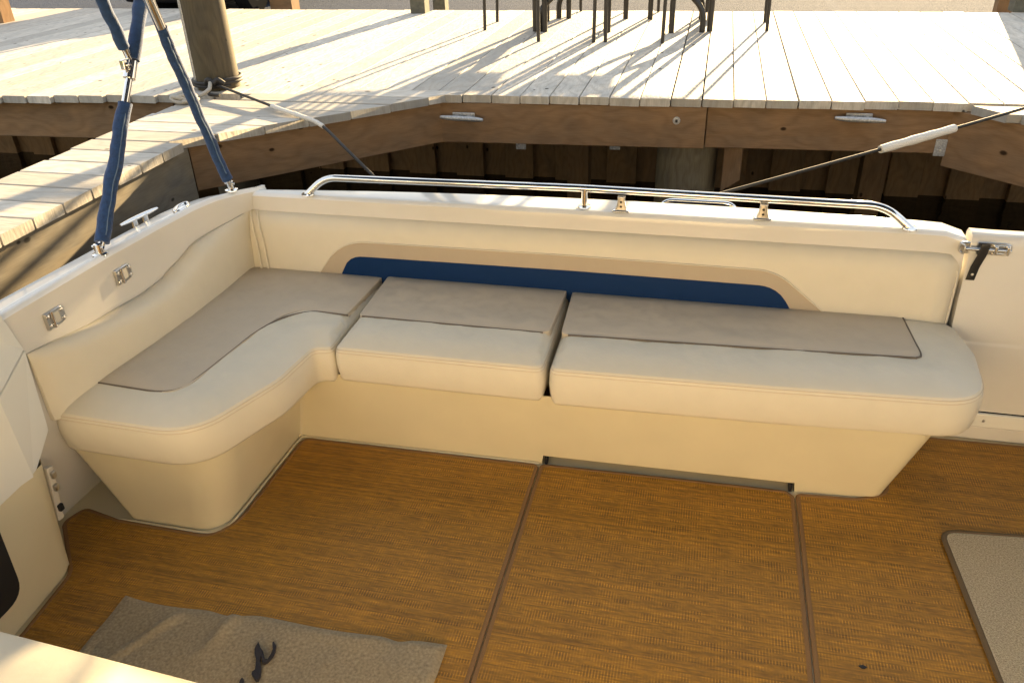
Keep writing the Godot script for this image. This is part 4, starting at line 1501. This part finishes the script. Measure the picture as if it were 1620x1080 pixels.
const TOWEL_MARK := [[Vector2(-0.9906, -1.1997), Vector2(-0.9920, -1.1895), Vector2(-0.9904, -1.1785), Vector2(-0.9829, -1.1647), Vector2(-0.9711, -1.1500), Vector2(-0.9627, -1.1335), Vector2(-0.9591, -1.1222), Vector2(-0.9630, -1.1161), Vector2(-0.9602, -1.1087), Vector2(-0.9435, -1.0959), Vector2(-0.9367, -1.0968), Vector2(-0.9388, -1.1120), Vector2(-0.9469, -1.1315), Vector2(-0.9605, -1.1523), Vector2(-0.9644, -1.1617), Vector2(-0.9561, -1.1532), Vector2(-0.9518, -1.1453), Vector2(-0.9461, -1.1438), Vector2(-0.9392, -1.1506), Vector2(-0.9363, -1.1663), Vector2(-0.9367, -1.1849), Vector2(-0.9410, -1.1981), Vector2(-0.9531, -1.2091), Vector2(-0.9551, -1.2058), Vector2(-0.9447, -1.1882), Vector2(-0.9424, -1.1719), Vector2(-0.9430, -1.1567), Vector2(-0.9504, -1.1565), Vector2(-0.9592, -1.1684), Vector2(-0.9650, -1.1699), Vector2(-0.9661, -1.1766), Vector2(-0.9783, -1.1853)], [Vector2(-0.9755, -1.0730), Vector2(-0.9801, -1.0875), Vector2(-0.9783, -1.0951), Vector2(-0.9722, -1.0918), Vector2(-0.9647, -1.0753)]]

# ---------------------------------------------------------------- bimini
func sleeve(st: SurfaceTool, a: Vector3, b: Vector3, r: float, seed_: int) -> void:
	var n := FastNoiseLite.new()
	n.seed = seed_
	n.frequency = 7.0
	var pts: Array = []
	var rr: Array = []
	var k := int((b - a).length() / 0.015) + 2
	for i in k + 1:
		var f := float(i) / k
		var s := f * (b - a).length()
		pts.append(a.lerp(b, f) + Vector3(n.get_noise_2d(s, 3.0), 0, n.get_noise_2d(s, 9.0)) * 0.006)
		rr.append(r * (1.0 + n.get_noise_2d(s * 1.6, 20.0) * 0.16))
	tube(st, pts, rr, 16)
	var seam: Array = []
	for i in range(2, k - 1):
		seam.append(pts[i] + Vector3(0.80, 0, 0.60) * (rr[i] + 0.0008) * (1.0 + 0.03 * sin(i * 1.9)))
	sleeve_seam = seam

func build_bimini() -> void:
	var t := thing("bimini_top", "blue canvas bimini top on chrome tubes with blue sleeves", "canopy", Vector3(-1.70, 0.73, -2.2))
	var mid := -0.17
	var a0 := Vector3(-1.668, 0.733, -2.515)
	var a1 := Vector3(-1.665, 1.50, -2.262)
	var b0 := Vector3(-1.765, 0.735, -1.912)
	var b1 := Vector3(-1.745, 1.86, -2.72)
	var b_at := func(y: float) -> Vector3: return b0.lerp(b1, (y - b0.y) / (b1.y - b0.y))
	var a_at := func(y: float) -> Vector3: return a0.lerp(a1, (y - a0.y) / (a1.y - a0.y))
	var c0: Vector3 = b_at.call(1.235) + Vector3(0, 0, 0.012)
	var c1 := Vector3(-1.735, 1.88, -2.03)
	for side in [0, 1]:
		var mx := func(p: Vector3) -> Vector3: return p if side == 0 else Vector3(2.0 * mid - p.x, p.y, p.z)
		# stern strut
		var st := begin()
		tube(st, [mx.call(a0), mx.call(a1)], 0.011, 12)
		var s := part("stern_strut", st, M.steel, t)
		st = begin()
		sleeve(st, mx.call(a_at.call(0.775)), mx.call(a_at.call(1.318)), 0.0185, 5 + side)
		var sl := part("sleeve", st, M.blue, s)
		st = begin()
		tube(st, sleeve_seam, 0.0020, 6)
		part("seam", st, M.seam_white, sl)
		st = begin()
		tube(st, [mx.call(a_at.call(1.30)), mx.call(a_at.call(1.45))], 0.016, 12)
		part("slide", st, M.steel, s)
		# deck sockets
		for q in [a0, b0]:
			st = begin()
			lathe(st, mx.call(q) + Vector3(0, -0.006, 0), [Vector2(0.024, 0.0), Vector2(0.023, 0.004), Vector2(0.013, 0.007), Vector2(0.012, 0.035), Vector2(0.0, 0.037)], 16)
			var so := part("deck_socket", st, M.steel, t)
			st = begin()
			tube(st, [mx.call(q) + Vector3(-0.02, 0.02, 0), mx.call(q) + Vector3(0.02, 0.02, 0)], 0.004, 8)
			part("pin", st, M.steel, so)
		# sleeves over the main bow
		for k in 2:
			st = begin()
			sleeve(st, mx.call(b_at.call(0.762 if k == 0 else 1.232)), mx.call(b_at.call(1.118 if k == 0 else 1.84)), 0.0215, 20 + side + k * 3)
			var sv := part("sleeve", st, M.blue, t)
			if k == 0:
				st = begin()
				tube(st, sleeve_seam, 0.0020, 6)
				part("seam", st, M.seam_white, sv)
		st = begin()
		sleeve(st, mx.call(c0.lerp(c1, 0.06)), mx.call(c0.lerp(c1, 0.97)), 0.0185, 40 + side)
		part("sleeve", st, M.blue, t)
		st = begin()
		lathe(st, mx.call(b_at.call(1.205)), [Vector2(0.0, -0.03), Vector2(0.019, -0.028), Vector2(0.019, 0.028), Vector2(0.0, 0.03)], 14, Basis(Vector3.RIGHT, -0.62))
		var cl := part("clamp", st, M.steel, t)
		st = begin()
		box(st, mx.call(b_at.call(1.22) + Vector3(0, 0.006, 0.026)), Vector3(0.016, 0.03, 0.035), 0.003)
		lathe(st, mx.call(b_at.call(1.22) + Vector3(0.012, 0.004, 0.028)), [Vector2(0.008, -0.004), Vector2(0.008, 0.004), Vector2(0, 0.005)], 10, Basis(Vector3.BACK, -PI / 2))
		part("clamp_jaw", st, M.steel, cl)
	# bows across the boat
	for k in 2:
		var p0 := b0 if k == 0 else c0
		var p1 := b1 if k == 0 else c1
		var st := begin()
		var q0 := Vector3(2.0 * mid - p0.x, p0.y, p0.z)
		var q1 := Vector3(2.0 * mid - p1.x, p1.y, p1.z)
		var up := (p1 - p0).normalized() * 0.14
		tube(st, bent([p0, p1 + up, q1 + up, q0], 0.2, 8), 0.011, 12)
		part("bow", st, M.steel, t)
	var fb := begin()
	tube(fb, bent([c0 + Vector3(0, 0.2, 0.02), Vector3(-1.72, 1.97, 0.48), Vector3(2.0 * mid + 1.72, 1.97, 0.48), Vector3(2.0 * mid - c0.x, c0.y + 0.2, c0.z + 0.02)], 0.2, 8), 0.011, 12)
	part("bow", fb, M.steel, t)
	# canvas stretched over the bows
	var st := begin()
	var rows: Array = []
	for i in 13:
		var z := lerpf(-2.86, 0.55, i / 12.0)
		var row: Array = []
		for j in 17:
			var f := j / 16.0
			var x := lerpf(-1.80, 2.0 * mid + 1.80, f)
			var e := pow(absf(f - 0.5) * 2.0, 4.0)
			row.append(Vector3(x, 2.035 - e * 0.30 - 0.03 * pow(absf(i - 6) / 6.0, 2.0), z))
		rows.append(row)
	skin(st, rows, -1.0)
	part("canopy", st, M.blue, t)

# ---------------------------------------------------------------- mooring lines, rope
func sagging(a: Vector3, b: Vector3, sag: float, n := 20) -> Array:
	var out: Array = []
	for i in n + 1:
		var f := float(i) / n
		out.append(a.lerp(b, f) + Vector3(0, -sag * 4.0 * f * (1 - f), 0))
	return out

func rough_tube(st: SurfaceTool, pts: Array, r: float, seed_: int) -> void:
	var n := FastNoiseLite.new()
	n.seed = seed_
	n.frequency = 9.0
	var rr: Array = []
	for i in pts.size():
		rr.append(r * (1.0 + 0.25 * n.get_noise_1d(i * 0.9)))
	tube(st, pts, rr, 10)

func build_lines_and_ropes() -> void:
	# port stern line from the piling
	var a := Vector3(-2.375, 0.845, -3.645)
	var b := Vector3(-1.128, 0.659, -2.802)
	var t := thing("mooring_line", "black mooring line with grey chafe sleeve tied to tall piling", "rope", a, "mooring lines")
	var st := begin()
	a = Vector3(-2.375, 0.835, -3.645)
	var path := smooth_path([a, Vector3(-1.886, 0.818, -3.321), Vector3(-1.735, 0.812, -3.231), Vector3(-1.591, 0.800, -3.141), Vector3(-1.409, 0.755, -2.970), Vector3(-1.254, 0.700, -2.840), Vector3(-1.200, 0.680, -2.795)], 10)
	tube(st, path, 0.0065, 8)
	part("line", st, M.rope_black, t)
	st = begin()
	rough_tube(st, path.slice(9, 32), 0.010, 3)
	part("chafe_sleeve", st, M.chafe, t)
	# starboard stern line
	a = Vector3(1.95, 0.94, -4.09)
	b = Vector3(0.02, 0.685, -2.813)
	t = thing("mooring_line", "dark mooring line with white chafe sleeve crossing the dock fascia", "rope", Vector3(0.02, 0.685, -2.813), "mooring lines")
	st = begin()
	path = sagging(a, b, 0.008, 28)
	tube(st, path, 0.0065, 8)
	part("line", st, M.rope_black, t)
	st = begin()
	rough_tube(st, sagging(a, b, 0.008, 80).slice(42, 55), 0.016, 8)
	part("chafe_sleeve", st, M.chafe, t)
	# rope wound round the foot of the piling, with knot and tail
	t = thing("rope", "black rope knotted round the foot of the tall piling", "rope", Vector3(-2.40, 0.80, -3.62))
	st = begin()
	var loop: Array = []
	for i in 50:
		var an := TAU * i / 24.0 + 0.5
		loop.append(Vector3(-2.44 + cos(an) * 0.118, 0.822 + i * 0.0006, -3.76 + sin(an) * 0.118))
	tube(st, loop, 0.009, 8)
	tube(st, smooth_path([Vector3(-2.44, 0.835, -3.65), Vector3(-2.41, 0.862, -3.63), Vector3(-2.38, 0.848, -3.625), Vector3(-2.36, 0.862, -3.635), Vector3(-2.335, 0.842, -3.645)], 5), 0.013, 8)
	tube(st, smooth_path([Vector3(-2.40, 0.850, -3.632), Vector3(-2.392, 0.825, -3.605), Vector3(-2.385, 0.811, -3.575), Vector3(-2.36, 0.809, -3.555), Vector3(-2.31, 0.809, -3.55)], 5), 0.008, 8)
	part("knot", st, M.rope_black, t)
	# grey coil at the corner
	t = thing("rope_coil", "small weathered grey rope coil on pier corner beside piling", "rope", Vector3(-2.48, 0.80, -3.44))
	st = begin()
	var coil: Array = []
	for i in 80:
		var f := i / 79.0
		var an := f * TAU * 3.2
		var r := 0.032 + 0.018 * f
		coil.append(Vector3(-2.425 + cos(an) * r * 1.35, 0.812 + 0.022 * (1.0 - f) + 0.008 * sin(an * 1.7), -3.43 + sin(an) * r))
	for p in [Vector3(-2.38, 0.82, -3.50), Vector3(-2.37, 0.835, -3.57), Vector3(-2.41, 0.86, -3.645)]:
		coil.append(p)
	tube(st, smooth_path(coil, 2), 0.0095, 8)
	part("coil", st, M.rope, t)

# ---------------------------------------------------------------- patio furniture
func make_chair() -> Node3D:
	var t := Node3D.new()
	var hw := 0.20
	for s in [-1, 1]:
		var st := begin()
		tube(st, bent([Vector3(s * (hw - 0.03), 0.0, 0.175), Vector3(s * (hw - 0.025), 0.44, 0.165), Vector3(s * hw, 0.93, 0.26)], 0.06, 5), 0.011, 10)
		chair_part(t, "leg", st, M.chair_metal)
		st = begin()
		tube(st, bent([Vector3(s * hw, 0.0, -0.175), Vector3(s * hw, 0.64, -0.175), Vector3(s * hw, 0.66, 0.20)], 0.05, 5), 0.018, 10)
		chair_part(t, "leg", st, M.chair_metal)
	var st := begin()
	tube(st, bent([Vector3(-hw, 0.44, -0.18), Vector3(hw, 0.44, -0.18), Vector3(hw - 0.02, 0.44, 0.17), Vector3(-hw + 0.02, 0.44, 0.17), Vector3(-hw, 0.44, -0.18)], 0.03, 3), 0.011, 8)
	chair_part(t, "seat_frame", st, M.chair_metal)
	for k in 7:
		st = begin()
		box(st, Vector3(0, 0.445, -0.15 + k * 0.05), Vector3(2.0 * hw - 0.02, 0.006, 0.022), 0.002)
		chair_part(t, "seat_slat", st, M.chair_metal)
	for k in 7:
		st = begin()
		var bx := -0.156 + k * 0.052
		box(st, Vector3(bx, 0.685, 0.2125), Vector3(0.044, 0.50, 0.005), 0.002, Basis(Vector3.RIGHT, 0.19))
		chair_part(t, "back_strap", st, M.sling)
	st = begin()
	tube(st, [Vector3(-hw, 0.93, 0.26), Vector3(hw, 0.93, 0.26)], 0.011, 8)
	chair_part(t, "top_rail", st, M.chair_metal)
	return t

func chair_part(t: Node3D, called: String, st: SurfaceTool, m: Material) -> void:
	var o := MeshInstance3D.new()
	o.name = called
	st.index()
	o.mesh = st.commit()
	o.material_override = m
	t.add_child(o, true)

func build_patio() -> void:
	var proto := make_chair()
	var list := [
		[Vector3(-0.880, 0.80, -5.28), 0.0, "black patio chair on table's boat side, nearer the tall piling"],
		[Vector3(-0.470, 0.80, -5.29), 0.0, "black patio chair on table's boat side, farther from tall piling"],
		[Vector3(-0.815, 0.80, -6.18), PI, "black patio chair on table's gravel side, nearer the tall piling"],
		[Vector3(-0.245, 0.80, -6.17), PI, "black patio chair on table's gravel side, farther from tall piling"],
		[Vector3(-1.320, 0.80, -5.67), -PI / 2, "black patio chair at the table end toward the tall piling"],
		[Vector3(0.140, 0.80, -5.74), PI / 2, "black patio chair at the table end away from tall piling"]]
	for i in list.size():
		var c: Node3D = proto if i == 0 else proto.duplicate()
		c.name = numbered("patio_chair")
		add_child(c)
		c.position = list[i][0]
		c.rotation.y = list[i][1]
		c.set_meta("label", list[i][2])
		c.set_meta("category", "chair")
		c.set_meta("group", "patio chairs round the table")
	var t := thing("patio_table", "black patio table with four bent legs among the chairs", "table", Vector3(-0.6, 0.80, -5.73))
	for f in [[-1.115, -5.46, 1], [-1.085, -6.0, 1], [-0.080, -5.51, -1], [-0.100, -6.02, -1]]:
		var st := begin()
		var s: float = f[2]
		var x: float = f[0]
		var z: float = f[1]
		tube(st, bent([Vector3(x, 0.80, z), Vector3(x, 0.93, z), Vector3(x + s * 0.20, 1.12, lerpf(z, -5.74, 0.3)), Vector3(x + s * 0.24, 1.53, lerpf(z, -5.74, 0.3))], 0.09, 6), 0.019, 10)
		part("leg", st, M.chair_metal, t)
	var st := begin()
	slab(st, rounded([Vector2(-1.2, -6.06), Vector2(0.02, -6.06), Vector2(0.02, -5.42), Vector2(-1.2, -5.42)], 0.08), soft_profile(1.535, 1.543, 0.003, 0.003, 3))
	part("tabletop", st, M.glass, t)
	st = begin()
	tube(st, bent([Vector3(-0.6, 1.53, -6.06), Vector3(0.02, 1.53, -6.06), Vector3(0.02, 1.53, -5.42), Vector3(-1.2, 1.53, -5.42), Vector3(-1.2, 1.53, -6.06), Vector3(-0.6, 1.53, -6.06)], 0.08, 5), 0.014, 8)
	part("table_frame", st, M.chair_metal, t)

# ---------------------------------------------------------------- cart and posts
func build_cart() -> void:
	var t := thing("utility_cart", "dark utility cart parked on gravel past the dock's piling", "cart", Vector3(-4.3, 0.70, -7.4))
	var spots := [Vector3(-4.72, 0.93, -6.75), Vector3(-3.92, 0.93, -6.80), Vector3(-4.75, 0.93, -8.4), Vector3(-3.90, 0.93, -8.4)]
	for p in spots:
		var st := begin()
		lathe(st, p + Vector3(-0.065, 0, 0), [Vector2(0.0, 0.016), Vector2(0.11, 0.016), Vector2(0.12, 0.0), Vector2(0.20, 0.0), Vector2(0.225, 0.02), Vector2(0.23, 0.045), Vector2(0.23, 0.085), Vector2(0.225, 0.11), Vector2(0.20, 0.13), Vector2(0.12, 0.13), Vector2(0.11, 0.114), Vector2(0.0, 0.114)], 28, Basis(Vector3.BACK, -PI / 2))
		var w := part("wheel", st, M.tyre, t)
		st = begin()
		lathe(st, p + Vector3(-0.05, 0, 0), [Vector2(0.0, -0.004), Vector2(0.05, 0.0), Vector2(0.05, 0.10), Vector2(0.0, 0.104)], 18, Basis(Vector3.BACK, -PI / 2))
		part("rim", st, M.tyre, w)
	var st := begin()
	slab(st, rounded([Vector2(-5.05, -6.64), Vector2(-3.99, -6.64), Vector2(-3.99, -8.8), Vector2(-4.95, -8.8)], [0.14, 0.10, 0.1, 0.1]), soft_profile(0.80, 1.18, 0.08, 0.06))
	part("body", st, M.cart_paint, t)
	st = begin()
	tube(st, bent([Vector3(-5.05, 0.88, -6.80), Vector3(-4.98, 0.87, -6.56), Vector3(-4.05, 0.86, -6.56), Vector3(-3.97, 0.88, -6.8)], 0.08), 0.045, 12)
	part("bumper", st, M.black, t)
	st = begin()
	box(st, Vector3(-4.35, 1.35, -7.7), Vector3(0.95, 0.35, 0.5), 0.06)
	part("bench_seat", st, M.sling, t)
	st = begin()
	box(st, Vector3(-4.35, 2.5, -7.6), Vector3(1.1, 0.06, 1.7), 0.02)
	part("roof", st, M.cart_paint, t)
	for p in [Vector2(-4.8, -6.9), Vector2(-3.95, -6.9), Vector2(-4.8, -8.4), Vector2(-3.9, -8.4)]:
		st = begin()
		tube(st, [Vector3(p.x, 1.15, p.y), Vector3(p.x, 2.5, p.y)], 0.02, 8)
		part("roof_post", st, M.black, t)
	# rusty timber sleeper on the ground beside the cart
	var l := thing("timber_sleeper", "rust brown timber sleeper lying on gravel right of the cart", "timber", Vector3(-3.7, 0.70, -6.95))
	st = begin()
	board(st, Vector3(-3.80, 0.765, -6.95), Vector3(-3.60, 0.765, -6.96), 0.16, 0.12)
	part("timber", st, M.fascia[0], l)

func build_posts() -> void:
	var list := [[Vector3(-2.205, 0.80, -6.255), 0.115, M.post_paint, "square olive post on dock's far edge, front one of the pair"], [Vector3(-2.150, 0.70, -6.60), 0.10, M.post_paint, "square olive post standing just behind the paired front post"], [Vector3(-5.46, 0.80, -5.66), 0.12, M.fascia[1], "brown wooden post at dock's far edge beyond the cart"], [Vector3(1.995, 0.80, -6.45), 0.13, M.post_paint, "square olive post at the sunlit end of the dock"], [Vector3(1.96, 0.70, -6.72), 0.10, M.fascia[1], "brown post on gravel behind the sunlit end post"]]
	for p in list:
		var at: Vector3 = p[0]
		var w: float = p[1]
		var t := thing("wooden_post", p[3], "post", at, "square posts along the dock's far edge")
		var st := begin()
		board(st, at, at + Vector3(0, 2.4, 0), w, w, Vector3(0, 0, 1))
		part("shaft", st, p[2], t)
		st = begin()
		box(st, at + Vector3(0, 2.41, 0), Vector3(w + 0.03, 0.03, w + 0.03), 0.006)
		part("cap", st, p[2], t)
